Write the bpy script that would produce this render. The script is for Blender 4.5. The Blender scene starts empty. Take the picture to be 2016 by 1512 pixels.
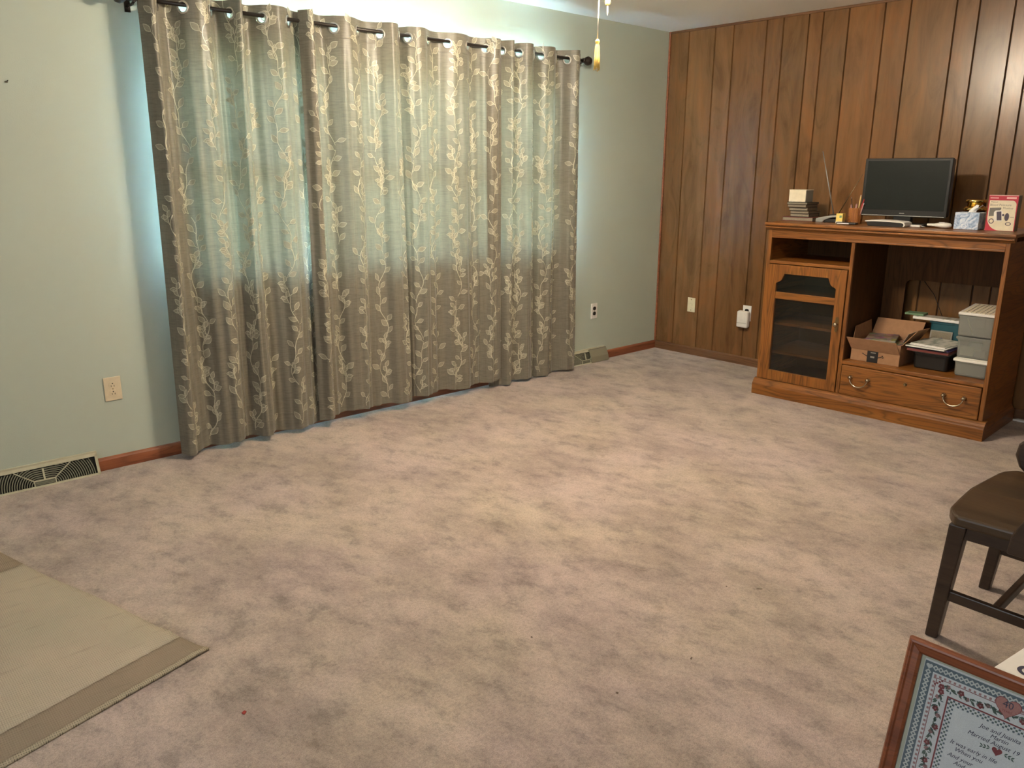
import bpy, bmesh, math, random
from mathutils import Vector, Matrix, Euler
random.seed(7)
PI = math.pi
sc = bpy.context.scene
col = sc.collection

# ------------------------------------------------------------------ camera
F_PX = 1573.98
yaw, pitch, roll = 0.830504, 0.258706, 0.004308
fwd = Vector((math.cos(yaw)*math.cos(pitch), math.sin(yaw)*math.cos(pitch), -math.sin(pitch)))
rgt = Vector((math.sin(yaw), -math.cos(yaw), 0))
up = rgt.cross(fwd)
r2 = math.cos(roll)*rgt + math.sin(roll)*up
u2 = -math.sin(roll)*rgt + math.cos(roll)*up
cam = bpy.data.cameras.new('camera')
cam.sensor_fit = 'HORIZONTAL'
cam.sensor_width = 36.0
cam.lens = F_PX*36.0/2016.0
cam.clip_start = 0.05
cam_o = bpy.data.objects.new('camera', cam)
col.objects.link(cam_o)
cam_o.matrix_world = Matrix(((r2.x, u2.x, -fwd.x, -5.29425), (r2.y, u2.y, -fwd.y, -4.03046), (r2.z, u2.z, -fwd.z, 1.40671), (0, 0, 0, 1)))
sc.camera = cam_o

# ------------------------------------------------------------------ view, world, lights
sc.view_settings.view_transform = 'Standard'
sc.view_settings.look = 'None'
sc.view_settings.exposure = 0.0
sc.view_settings.gamma = 1.0
sc.view_settings.use_curve_mapping = False
sc.cycles.sample_clamp_indirect = 0.0     # keep the full strength of daylight bounced behind the curtains

SKY = 360.0
FAN_L = 630.0
REAR_W = 45.0
world = bpy.data.worlds.new('world')
sc.world = world
world.use_nodes = True
wn, wl = world.node_tree.nodes, world.node_tree.links
wn.clear()
w_out = wn.new('ShaderNodeOutputWorld'); w_bg = wn.new('ShaderNodeBackground')
w_tc = wn.new('ShaderNodeTexCoord'); w_sep = wn.new('ShaderNodeSeparateXYZ'); w_r = wn.new('ShaderNodeValToRGB')
w_map = wn.new('ShaderNodeMapRange'); w_map.inputs[1].default_value = -1; w_map.inputs[2].default_value = 1
wl.new(w_tc.outputs['Generated'], w_sep.inputs[0]); wl.new(w_sep.outputs['Z'], w_map.inputs[0]); wl.new(w_map.outputs[0], w_r.inputs[0])
e = w_r.color_ramp.elements
e[0].position = 0.46; e[0].color = (0.19, 0.27, 0.26, 1)
e[1].position = 0.62; e[1].color = (0.40, 0.66, 1.0, 1)
wl.new(w_r.outputs[0], w_bg.inputs[0]); w_bg.inputs[1].default_value = SKY
wl.new(w_bg.outputs[0], w_out.inputs[0])

def area_light(name, loc, rot, sx, sy, power, color, portal=False):
    l = bpy.data.lights.new(name, 'AREA'); l.shape = 'RECTANGLE'; l.size = sx; l.size_y = sy
    l.energy = power; l.color = color
    if portal: l.cycles.is_portal = True
    o = bpy.data.objects.new(name, l); col.objects.link(o); o.location = loc; o.rotation_euler = rot
    return o
# sky light enters by the front windows (portal); an added area lamp fills the room from behind
area_light('window_portal', (-2.45, 0.14, 1.455), (-PI/2, 0, 0), 2.5, 1.2, 1, (1, 1, 1), portal=True)
rear = area_light('rear_fill_light', (-7.33, -3.4, 1.5), (0, -PI/2, 0), 1.2, 1.7, REAR_W, (0.90, 0.95, 1.0))

# ------------------------------------------------------------------ material helpers
def mat(name):
    m = bpy.data.materials.new(name); m.use_nodes = True
    nt = m.node_tree; nt.nodes.clear()
    out = nt.nodes.new('ShaderNodeOutputMaterial')
    return m, nt, out
def N(nt, t, **kw):
    n = nt.nodes.new(t)
    for k, v in kw.items():
        if k.startswith('i_'): n.inputs[k[2:].replace('_', ' ')].default_value = v
        else: setattr(n, k, v)
    return n
def L(nt, a, b): nt.links.new(a, b)
def c4(c): return (c[0], c[1], c[2], 1)
def coords(nt, scale=(1, 1, 1), rot=(0, 0, 0), kind='Object'):
    tc = N(nt, 'ShaderNodeTexCoord'); mp = N(nt, 'ShaderNodeMapping')
    mp.inputs['Scale'].default_value = scale; mp.inputs['Rotation'].default_value = rot
    L(nt, tc.outputs[kind], mp.inputs[0]); return mp.outputs[0]
def noise(nt, vec, scale, detail=4, rough=0.55, dist=0.0):
    n = N(nt, 'ShaderNodeTexNoise'); n.inputs['Scale'].default_value = scale; n.inputs['Detail'].default_value = detail
    n.inputs['Roughness'].default_value = rough; n.inputs['Distortion'].default_value = dist
    L(nt, vec, n.inputs['Vector']); return n.outputs[0]
def ramp(nt, fac, stops):
    r = N(nt, 'ShaderNodeValToRGB'); el = r.color_ramp.elements
    el[0].position, el[0].color = stops[0][0], c4(stops[0][1])
    el[1].position, el[1].color = stops[-1][0], c4(stops[-1][1])
    for p, c in stops[1:-1]:
        x = el.new(p); x.color = c4(c)
    L(nt, fac, r.inputs[0]); return r.outputs[0]
def mix(nt, a, b, fac, mode='MIX'):
    n = N(nt, 'ShaderNodeMix', data_type='RGBA', blend_type=mode)
    for sock, v in ((n.inputs[6], a), (n.inputs[7], b)):
        if isinstance(v, (tuple, list)): sock.default_value = c4(v)
        else: L(nt, v, sock)
    if isinstance(fac, (int, float)): n.inputs[0].default_value = fac
    else: L(nt, fac, n.inputs[0])
    return n.outputs[2]
def bump(nt, h, strength=0.2, dist=0.01):
    b = N(nt, 'ShaderNodeBump'); b.inputs['Strength'].default_value = strength; b.inputs['Distance'].default_value = dist
    L(nt, h, b.inputs['Height']); return b.outputs[0]
def pbsdf(nt, out, color, rough=0.5, spec=0.5, metal=0.0, normal=None):
    p = N(nt, 'ShaderNodeBsdfPrincipled')
    if isinstance(color, (tuple, list)): p.inputs['Base Color'].default_value = c4(color)
    else: L(nt, color, p.inputs['Base Color'])
    if isinstance(rough, (int, float)): p.inputs['Roughness'].default_value = rough
    else: L(nt, rough, p.inputs['Roughness'])
    p.inputs['Metallic'].default_value = metal
    p.inputs['Specular IOR Level'].default_value = spec
    if normal is not None: L(nt, normal, p.inputs['Normal'])
    if out is not None: L(nt, p.outputs[0], out.inputs[0])
    return p
def plain(name, color, rough=0.5, spec=0.4, metal=0.0, var=0.06, nscale=30, bmp=0.0):
    m, nt, out = mat(name)
    v = coords(nt); n = noise(nt, v, nscale, 3)
    cc = ramp(nt, n, [(0.3, tuple(x*(1-var) for x in color)), (0.7, tuple(min(1, x*(1+var)) for x in color))])
    pbsdf(nt, out, cc, rough, spec, metal, bump(nt, n, bmp, 0.004) if bmp else None)
    return m

def wood(name, dark, mid, light, axis='x', grain=1.0, rough=0.38, spec=0.5, scale=1.0, cathedral=True):
    m, nt, out = mat(name)
    sl = {'x': (1.2, 14, 14), 'y': (14, 1.2, 14), 'z': (14, 14, 1.2)}[axis]
    v = coords(nt, tuple(s*scale for s in sl))
    n1 = noise(nt, v, 1.6, 3, 0.5, 0.6)
    vr = coords(nt, tuple(s*scale*0.55 for s in sl)); nr = noise(nt, vr, 1.3, 2, 0.45, 0.25)
    mu = N(nt, 'ShaderNodeMath', operation='MULTIPLY'); L(nt, nr, mu.inputs[0]); mu.inputs[1].default_value = 17.0
    pp = N(nt, 'ShaderNodeMath', operation='PINGPONG'); L(nt, mu.outputs[0], pp.inputs[0]); pp.inputs[1].default_value = 0.5
    v2 = coords(nt, tuple(s*scale*(1 if s < 2 else 9) for s in sl))
    n2 = noise(nt, v2, 2.2, 4, 0.6)
    base = ramp(nt, n1, [(0.25, dark), (0.5, mid), (0.78, light)])
    c = mix(nt, base, dark, 0.0)
    wr = ramp(nt, pp.outputs[0], [(0.0, (0.45,)*3), (0.16, (0.88,)*3), (0.32, (1.04,)*3)])
    c = mix(nt, base, wr, 0.85*grain, 'MULTIPLY')
    pr = ramp(nt, n2, [(0.38, (0.66,)*3), (0.55, (1,)*3)])
    c = mix(nt, c, pr, 0.7*grain, 'MULTIPLY')
    pbsdf(nt, out, c, rough, spec, 0, bump(nt, n2, 0.08, 0.002))
    return m

M = {}
# --- painted walls
def paint(name, c, bs=0.12):
    m, nt, out = mat(name); v = coords(nt)
    n = noise(nt, v, 1.4, 3); f = noise(nt, v, 190, 3, 0.6)
    cc = ramp(nt, n, [(0.3, tuple(x*0.97 for x in c)), (0.7, c)])
    pbsdf(nt, out, cc, 0.62, 0.3, 0, bump(nt, f, bs, 0.003)); return m
M['mint'] = paint('mint_wall_paint', (0.43, 0.468, 0.395))
M['ceiling'] = paint('white_ceiling_texture', (0.86, 0.84, 0.78), 0.5)
M['vinyl'] = plain('white_window_vinyl', (0.78, 0.80, 0.78), 0.4)
# --- carpet
m, nt, out = mat('pink_beige_carpet')
v = coords(nt); vs = coords(nt, (1.0, 0.66, 1), (0, 0, 0.8))
big = noise(nt, vs, 2.6, 8, 0.72, 0.15); med = noise(nt, vs, 10.0, 8, 0.75, 0.1)
fine = noise(nt, v, 330, 2, 0.7); tuft = noise(nt, v, 95, 4, 0.75)
hue = noise(nt, v, 1.5, 3, 0.6)
c = ramp(nt, big, [(0.38, (0.325, 0.256, 0.218)), (0.47, (0.385, 0.307, 0.261)), (0.53, (0.43, 0.347, 0.293)), (0.64, (0.475, 0.386, 0.324))])
c = mix(nt, c, ramp(nt, hue, [(0.35, (1.0, 1.0, 0.95)), (0.65, (1.0, 0.965, 1.03))]), 1.0, 'MULTIPLY')
c = mix(nt, c, ramp(nt, med, [(0.37, (0.66,)*3), (0.46, (0.96,)*3), (0.60, (1.18,)*3)]), 0.95, 'MULTIPLY')
c = mix(nt, c, ramp(nt, fine, [(0.3, (0.66,)*3), (0.62, (1.14,)*3)]), 0.9, 'MULTIPLY')
c = mix(nt, c, ramp(nt, tuft, [(0.32, (0.70,)*3), (0.55, (1.06,)*3)]), 0.85, 'MULTIPLY')
sp = noise(nt, v, 11, 2, 0.4)
c = mix(nt, c, ramp(nt, sp, [(0.22, (0.70, 0.66, 0.58)), (0.30, (1,)*3)]), 0.6, 'MULTIPLY')
hs = N(nt, 'ShaderNodeMath', operation='ADD'); L(nt, fine, hs.inputs[0]); L(nt, tuft, hs.inputs[1])
pb = pbsdf(nt, out, c, 0.95, 0.05, 0, bump(nt, hs.outputs[0], 0.7, 0.006))
pb.inputs['Sheen Weight'].default_value = 0.25; pb.inputs['Sheen Roughness'].default_value = 0.6
M['carpet'] = m
# --- wall panelling: each plank carries its own tint
m, nt, out = mat('walnut_wall_panelling')
v = coords(nt, (1, 9, 0.8)); va = coords(nt, (1, 3.0, 0.9))
at = N(nt, 'ShaderNodeVertexColor', layer_name='plank')
g = noise(nt, v, 2.0, 4, 0.55, 0.5); kn = noise(nt, va, 2.4, 5, 0.6, 1.4); gf = noise(nt, coords(nt, (1, 60, 2.0)), 4, 3)
c = ramp(nt, g, [(0.3, (0.160, 0.077, 0.030)), (0.5, (0.188, 0.092, 0.035)), (0.72, (0.213, 0.107, 0.041))])
c = mix(nt, c, ramp(nt, kn, [(0.30, (0.62,)*3), (0.50, (1,)*3), (0.7, (1.22, 1.06, 0.92))]), 0.85, 'MULTIPLY')
c = mix(nt, c, ramp(nt, gf, [(0.35, (0.90,)*3), (0.6, (1.02,)*3)]), 0.5, 'MULTIPLY')
c = mix(nt, c, at.outputs[0], 1.0, 'MULTIPLY')
pbsdf(nt, out, c, 0.27, 0.45, 0, bump(nt, kn, 0.10, 0.012))
M['panel'] = m
M['groove'] = plain('dark_groove', (0.035, 0.018, 0.008), 0.7)
M['mahogany'] = wood('mahogany_baseboard', (0.20, 0.058, 0.024), (0.28, 0.088, 0.036), (0.33, 0.115, 0.05), 'x', 0.6)
M['panelbase'] = wood('brown_panel_baseboard', (0.12, 0.055, 0.025), (0.17, 0.082, 0.036), (0.20, 0.10, 0.045), 'y', 0.6)
oak = ((0.165, 0.055, 0.010), (0.255, 0.092, 0.017), (0.315, 0.124, 0.025))
M['oak_x'] = wood('honey_oak_lengthwise', *oak, axis='x')
M['oak_z'] = wood('honey_oak_upright', *oak, axis='z')
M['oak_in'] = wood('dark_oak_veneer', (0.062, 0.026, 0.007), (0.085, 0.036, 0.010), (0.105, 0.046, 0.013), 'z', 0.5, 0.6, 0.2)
M['oak_y'] = wood('honey_oak_crosswise', *oak, axis='y')
M['walnut'] = wood('dark_walnut_chair', (0.020, 0.012, 0.008), (0.034, 0.020, 0.013), (0.048, 0.029, 0.019), 'y', 0.5, 0.33, 0.5)
M['walnut_seat'] = wood('worn_walnut_seat', (0.036, 0.020, 0.009), (0.052, 0.029, 0.012), (0.066, 0.038, 0.017), 'y', 0.5, 0.40, 0.5)
M['frame_wood'] = wood('reddish_frame_wood', (0.14, 0.035, 0.012), (0.21, 0.058, 0.020), (0.26, 0.08, 0.03), 'x', 0.5, 0.35)
M['beige'] = plain('beige_plastic', (0.62, 0.52, 0.36), 0.4)
M['ivory'] = plain('ivory_plastic', (0.68, 0.60, 0.40), 0.4)
M['white'] = plain('white_plastic', (0.74, 0.71, 0.66), 0.35)
M['black'] = plain('black_plastic', (0.014, 0.013, 0.012), 0.32, 0.5)
M['dark'] = plain('dark_slot', (0.012, 0.009, 0.007), 0.6)
M['screen'] = plain('television_screen', (0.012, 0.014, 0.013), 0.22, 0.5)
M['silver'] = plain('silver_trim', (0.42, 0.42, 0.40), 0.3, metal=0.8)
M['chrome'] = plain('aged_brass_chrome', (0.55, 0.46, 0.34), 0.18, metal=1.0)
M['brass'] = plain('shiny_brass', (0.80, 0.60, 0.22), 0.16, metal=1.0)
M['antbrass'] = plain('antique_brass', (0.28, 0.20, 0.10), 0.35, metal=1.0)
M['bronze'] = plain('dark_bronze_rod', (0.030, 0.022, 0.017), 0.35, 0.5, metal=0.4)
M['ventpaint'] = plain('almond_vent_enamel', (0.46, 0.43, 0.31), 0.45)
M['ventdark'] = plain('vent_cavity', (0.020, 0.020, 0.016), 0.8)
M['ventfin'] = plain('vent_fins', (0.20, 0.195, 0.14), 0.5)
M['paper'] = plain('white_paper', (0.80, 0.78, 0.76), 0.8, var=0.03)
M['cream'] = plain('cream_paper', (0.72, 0.64, 0.48), 0.8)
M['grey_paper'] = plain('grey_paper', (0.30, 0.28, 0.24), 0.8)
M['cardboard'] = plain('brown_cardboard', (0.36, 0.20, 0.11), 0.85, 0.1, var=0.08)
M['blacktape'] = plain('black_tape', (0.018, 0.018, 0.02), 0.3)
M['red'] = plain('crimson_print', (0.46, 0.028, 0.05), 0.4)
M['pinkw'] = plain('pale_print', (0.78, 0.42, 0.40), 0.4)
M['printgrey'] = plain('grey_print', (0.16, 0.145, 0.13), 0.5)
M['printviolet'] = plain('dusk_print', (0.075, 0.06, 0.085), 0.5)
M['teal'] = plain('teal_plastic', (0.020, 0.085, 0.105), 0.4)
M['greenpaper'] = plain('green_cover', (0.16, 0.27, 0.15), 0.6)
M['maroon'] = plain('maroon_cover', (0.15, 0.035, 0.028), 0.6)
M['darkgreen'] = plain('dark_green_cover', (0.045, 0.050, 0.033), 0.6)
M['brownbook'] = plain('brown_cover', (0.085, 0.050, 0.030), 0.6)
M['pages'] = plain('book_pages', (0.25, 0.21, 0.15), 0.8, var=0.12, nscale=200)
M['yellow'] = plain('yellow_paper', (0.78, 0.60, 0.16), 0.7)
M['redpen'] = plain('red_pen', (0.35, 0.03, 0.03), 0.4)
M['pinkstone'] = plain('dusty_pink_pen', (0.42, 0.22, 0.20), 0.5)
M['pencil'] = plain('pencil_wood', (0.75, 0.55, 0.22), 0.5)
M['purple'] = plain('purple_flower_print', (0.10, 0.07, 0.22), 0.6)
M['tassel'] = plain('gold_tassel_thread', (0.78, 0.52, 0.13), 0.7, var=0.15, nscale=300)
M['cord'] = plain('white_cord', (0.78, 0.72, 0.60), 0.7)
M['heartpink'] = plain('pink_stitch', (0.47, 0.215, 0.185), 0.85, var=0.12, nscale=500)
M['stitchred'] = plain('red_stitch', (0.25, 0.055, 0.06), 0.85)
M['stitchrose'] = plain('rose_stitch', (0.40, 0.22, 0.21), 0.85)
M['stitchgreen'] = plain('green_stitch', (0.09, 0.135, 0.11), 0.85)
M['stitchblue'] = plain('slate_blue_stitch', (0.13, 0.165, 0.19), 0.85)
M['stitchnavy'] = plain('navy_stitch', (0.055, 0.052, 0.09), 0.85)
M['linen'] = plain('linen_canvas', (0.72, 0.72, 0.70), 0.9, var=0.08, nscale=700, bmp=0.3)
M['linen2'] = plain('pale_stitch', (0.62, 0.63, 0.58), 0.9)
M['mat_board'] = plain('cream_mount', (0.50, 0.50, 0.38), 0.8)
M['backboard'] = plain('black_grille', (0.03, 0.03, 0.03), 0.6)
M['redfleck'] = plain('red_fleck', (0.28, 0.03, 0.025), 0.7)
M['crumb_brown'] = plain('brown_crumb', (0.13, 0.095, 0.07), 0.9)
M['twig'] = plain('dark_fibre', (0.06, 0.045, 0.03), 0.9)

def thin_glass(name, tint, gloss=0.06, rough=0.02, diffuse=None, dfac=0.0):
    m, nt, out = mat(name)
    t = N(nt, 'ShaderNodeBsdfTransparent'); t.inputs[0].default_value = c4(tint)
    g = N(nt, 'ShaderNodeBsdfGlossy'); g.inputs['Roughness'].default_value = rough
    fr = N(nt, 'ShaderNodeFresnel'); fr.inputs[0].default_value = 1.45
    mx = N(nt, 'ShaderNodeMixShader'); L(nt, fr.outputs[0], mx.inputs[0]); L(nt, t.outputs[0], mx.inputs[1]); L(nt, g.outputs[0], mx.inputs[2])
    last = mx.outputs[0]
    if diffuse:
        d = N(nt, 'ShaderNodeBsdfDiffuse'); d.inputs[0].default_value = c4(diffuse)
        m2 = N(nt, 'ShaderNodeMixShader'); m2.inputs[0].default_value = dfac
        L(nt, last, m2.inputs[1]); L(nt, d.outputs[0], m2.inputs[2]); last = m2.outputs[0]
    L(nt, last, out.inputs[0]); return m
M['glass'] = thin_glass('window_glass', (0.95, 0.97, 0.97))
M['smoked'] = thin_glass('smoked_door_glass', (0.88, 0.86, 0.80), diffuse=(0.045, 0.050, 0.044), dfac=0.10, rough=0.1)
M['picture_glass'] = thin_glass('picture_glass', (0.95, 0.96, 0.97), rough=0.05)
M['clear_tub'] = thin_glass('clear_tub_plastic', (0.86, 0.86, 0.83), diffuse=(0.55, 0.56, 0.50), dfac=0.32, rough=0.2)
M['jar'] = thin_glass('jar_glass', (0.75, 0.70, 0.55), rough=0.05)
M['deflector'] = thin_glass('smoky_deflector', (0.80, 0.78, 0.70), diffuse=(0.34, 0.31, 0.22), dfac=0.68, rough=0.3)

# --- curtain cloth: satin slub weave that lets some daylight through
def cloth_mat(name, base, transl, tfac, rough, slub=True, spec=0.4, back=None):
    m, nt, out = mat(name)
    v = coords(nt, (18, 18, 170)); n = noise(nt, v, 1.0, 4, 0.65); v2 = coords(nt, (150, 150, 9)); n2 = noise(nt, v2, 1.0, 3, 0.6)
    c = mix(nt, base, ramp(nt, n, [(0.30, (0.70,)*3), (0.5, (1,)*3), (0.72, (1.18,)*3)]), 0.8 if slub else 0.3, 'MULTIPLY')
    c = mix(nt, c, ramp(nt, n2, [(0.3, (0.86,)*3), (0.7, (1.1,)*3)]), 0.6, 'MULTIPLY')
    if back:      # pale woven back of the cloth, towards the window
        gm = N(nt, 'ShaderNodeNewGeometry'); c = mix(nt, c, back, gm.outputs['Backfacing'])
    p = pbsdf(nt, None, c, rough, spec, 0, bump(nt, n, 0.12, 0.003))
    p.inputs['Sheen Weight'].default_value = 0.2
    t = N(nt, 'ShaderNodeBsdfTranslucent')
    L(nt, mix(nt, transl, ramp(nt, n, [(0.30, (0.70,)*3), (0.5, (1,)*3), (0.72, (1.2,)*3)]), 0.9, 'MULTIPLY'), t.inputs[0])
    mx = N(nt, 'ShaderNodeMixShader'); mx.inputs[0].default_value = tfac
    L(nt, p.outputs[0], mx.inputs[1]); L(nt, t.outputs[0], mx.inputs[2]); L(nt, mx.outputs[0], out.inputs[0])
    return m
M['cloth'] = cloth_mat('taupe_satin_curtain', (0.170, 0.153, 0.116), (0.41, 0.36, 0.20), 0.0105, 0.40, back=(0.70, 0.70, 0.66))
# sheer woven motifs: thread that partly shows the cloth behind it
def motif_mat(name, c, rough, sheer, spec):
    m, nt, out = mat(name)
    n = noise(nt, coords(nt, (60, 60, 240)), 1.0, 3, 0.6)
    cc = mix(nt, c, ramp(nt, n, [(0.3, (0.82,)*3), (0.7, (1.12,)*3)]), 0.7, 'MULTIPLY')
    p = pbsdf(nt, None, cc, rough, spec); t = N(nt, 'ShaderNodeBsdfTransparent')
    mx = N(nt, 'ShaderNodeMixShader'); mx.inputs[0].default_value = sheer
    L(nt, p.outputs[0], mx.inputs[1]); L(nt, t.outputs[0], mx.inputs[2]); L(nt, mx.outputs[0], out.inputs[0]); return m
M['leaf'] = motif_mat('pale_gold_leaf_weave', (0.48, 0.447, 0.335), 0.42, 0.38, 0.4)
M['vine'] = motif_mat('bright_gold_stem_weave', (0.66, 0.615, 0.46), 0.34, 0.20, 0.6)

# --- rug weave
def rug_mat(name, c, amp=0.10):
    m, nt, out = mat(name)
    v = coords(nt); 
    w1 = N(nt, 'ShaderNodeTexWave', bands_direction='X'); w1.inputs['Scale'].default_value = 55; w1.inputs['Distortion'].default_value = 1.2
    w2 = N(nt, 'ShaderNodeTexWave', bands_direction='Y'); w2.inputs['Scale'].default_value = 32; w2.inputs['Distortion'].default_value = 1.0
    L(nt, v, w1.inputs[0]); L(nt, v, w2.inputs[0])
    s = N(nt, 'ShaderNodeMath', operation='ADD'); L(nt, w1.outputs[1], s.inputs[0]); L(nt, w2.outputs[1], s.inputs[1])
    cc = ramp(nt, s.outputs[0], [(0.2, tuple(x*(1-2*amp) for x in c)), (0.7, c)])
    cc = mix(nt, cc, ramp(nt, noise(nt, v, 3.0, 4, 0.6), [(0.35, (0.88, 0.90, 0.86)), (0.65, (1.04, 1.0, 0.96))]), 0.8, 'MULTIPLY')
    cc = mix(nt, cc, ramp(nt, noise(nt, coords(nt, (5, 30, 1)), 1.0, 3, 0.6), [(0.30, (0.75,)*3), (0.42, (1,)*3)]), 0.5, 'MULTIPLY')
    pbsdf(nt, out, cc, 0.9, 0.1, 0, bump(nt, s.outputs[0], 0.5, 0.002)); return m
M['rug'] = rug_mat('woven_sage_beige_rug', (0.43, 0.378, 0.305), 0.12)
M['rug_border'] = rug_mat('woven_taupe_border', (0.29, 0.235, 0.18), 0.08)
M['rug_edge'] = rug_mat('corded_rug_edge', (0.42, 0.36, 0.275), 0.3)
# woven basket, tissue print, brown clutter
m, nt, out = mat('woven_orange_cane'); v = coords(nt)
ck = N(nt, 'ShaderNodeTexBrick'); ck.inputs['Scale'].default_value = 60; ck.inputs['Color1'].default_value = c4((0.42, 0.17, 0.045)); ck.inputs['Color2'].default_value = c4((0.34, 0.125, 0.03)); ck.inputs['Mortar'].default_value = c4((0.13, 0.04, 0.012))
L(nt, v, ck.inputs[0]); pbsdf(nt, out, ck.outputs[0], 0.5, 0.4); M['cane'] = m
m, nt, out = mat('blue_marbled_tissue_print'); v = coords(nt, (1, 1, 1))
n = noise(nt, v, 26, 5, 0.6, 2.2)
c = ramp(nt, n, [(0.34, (0.16, 0.24, 0.42)), (0.48, (0.42, 0.52, 0.68)), (0.6, (0.72, 0.76, 0.82)), (0.75, (0.30, 0.40, 0.60))])
pbsdf(nt, out, c, 0.4, 0.4); M['tissue_print'] = m
m, nt, out = mat('mixed_brown_papers'); v = coords(nt)
n = N(nt, 'ShaderNodeTexVoronoi'); n.inputs['Scale'].default_value = 22; L(nt, v, n.inputs['Vector'])
c = mix(nt, ramp(nt, noise(nt, v, 18, 3), [(0.3, (0.07, 0.04, 0.025)), (0.7, (0.30, 0.20, 0.12))]), n.outputs[1], 0.12)
pbsdf(nt, out, c, 0.7, 0.2); M['clutter'] = m
m, nt, out = mat('printed_magazine_cover'); v = coords(nt)
c = ramp(nt, noise(nt, coords(nt, (14, 4, 14)), 1.6, 4, 0.6), [(0.40, (0.22, 0.25, 0.20)), (0.5, (0.58, 0.56, 0.50)), (0.75, (0.70, 0.68, 0.62))])
pbsdf(nt, out, c, 0.35, 0.5); M['magprint'] = m
# lit opal lamp shades
m, nt, out = mat('lit_opal_glass'); em = N(nt, 'ShaderNodeEmission'); em.inputs[0].default_value = c4((1.0, 0.86, 0.67)); em.inputs[1].default_value = FAN_L
L(nt, em.outputs[0], out.inputs[0]); M['lamp'] = m
M['fan_blade'] = wood('fan_blade_wood', (0.16, 0.07, 0.03), (0.24, 0.11, 0.05), (0.3, 0.15, 0.07), 'x', 0.5)
M['gold_print'] = plain('gilt_print', (0.5, 0.42, 0.25), 0.4)

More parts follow.
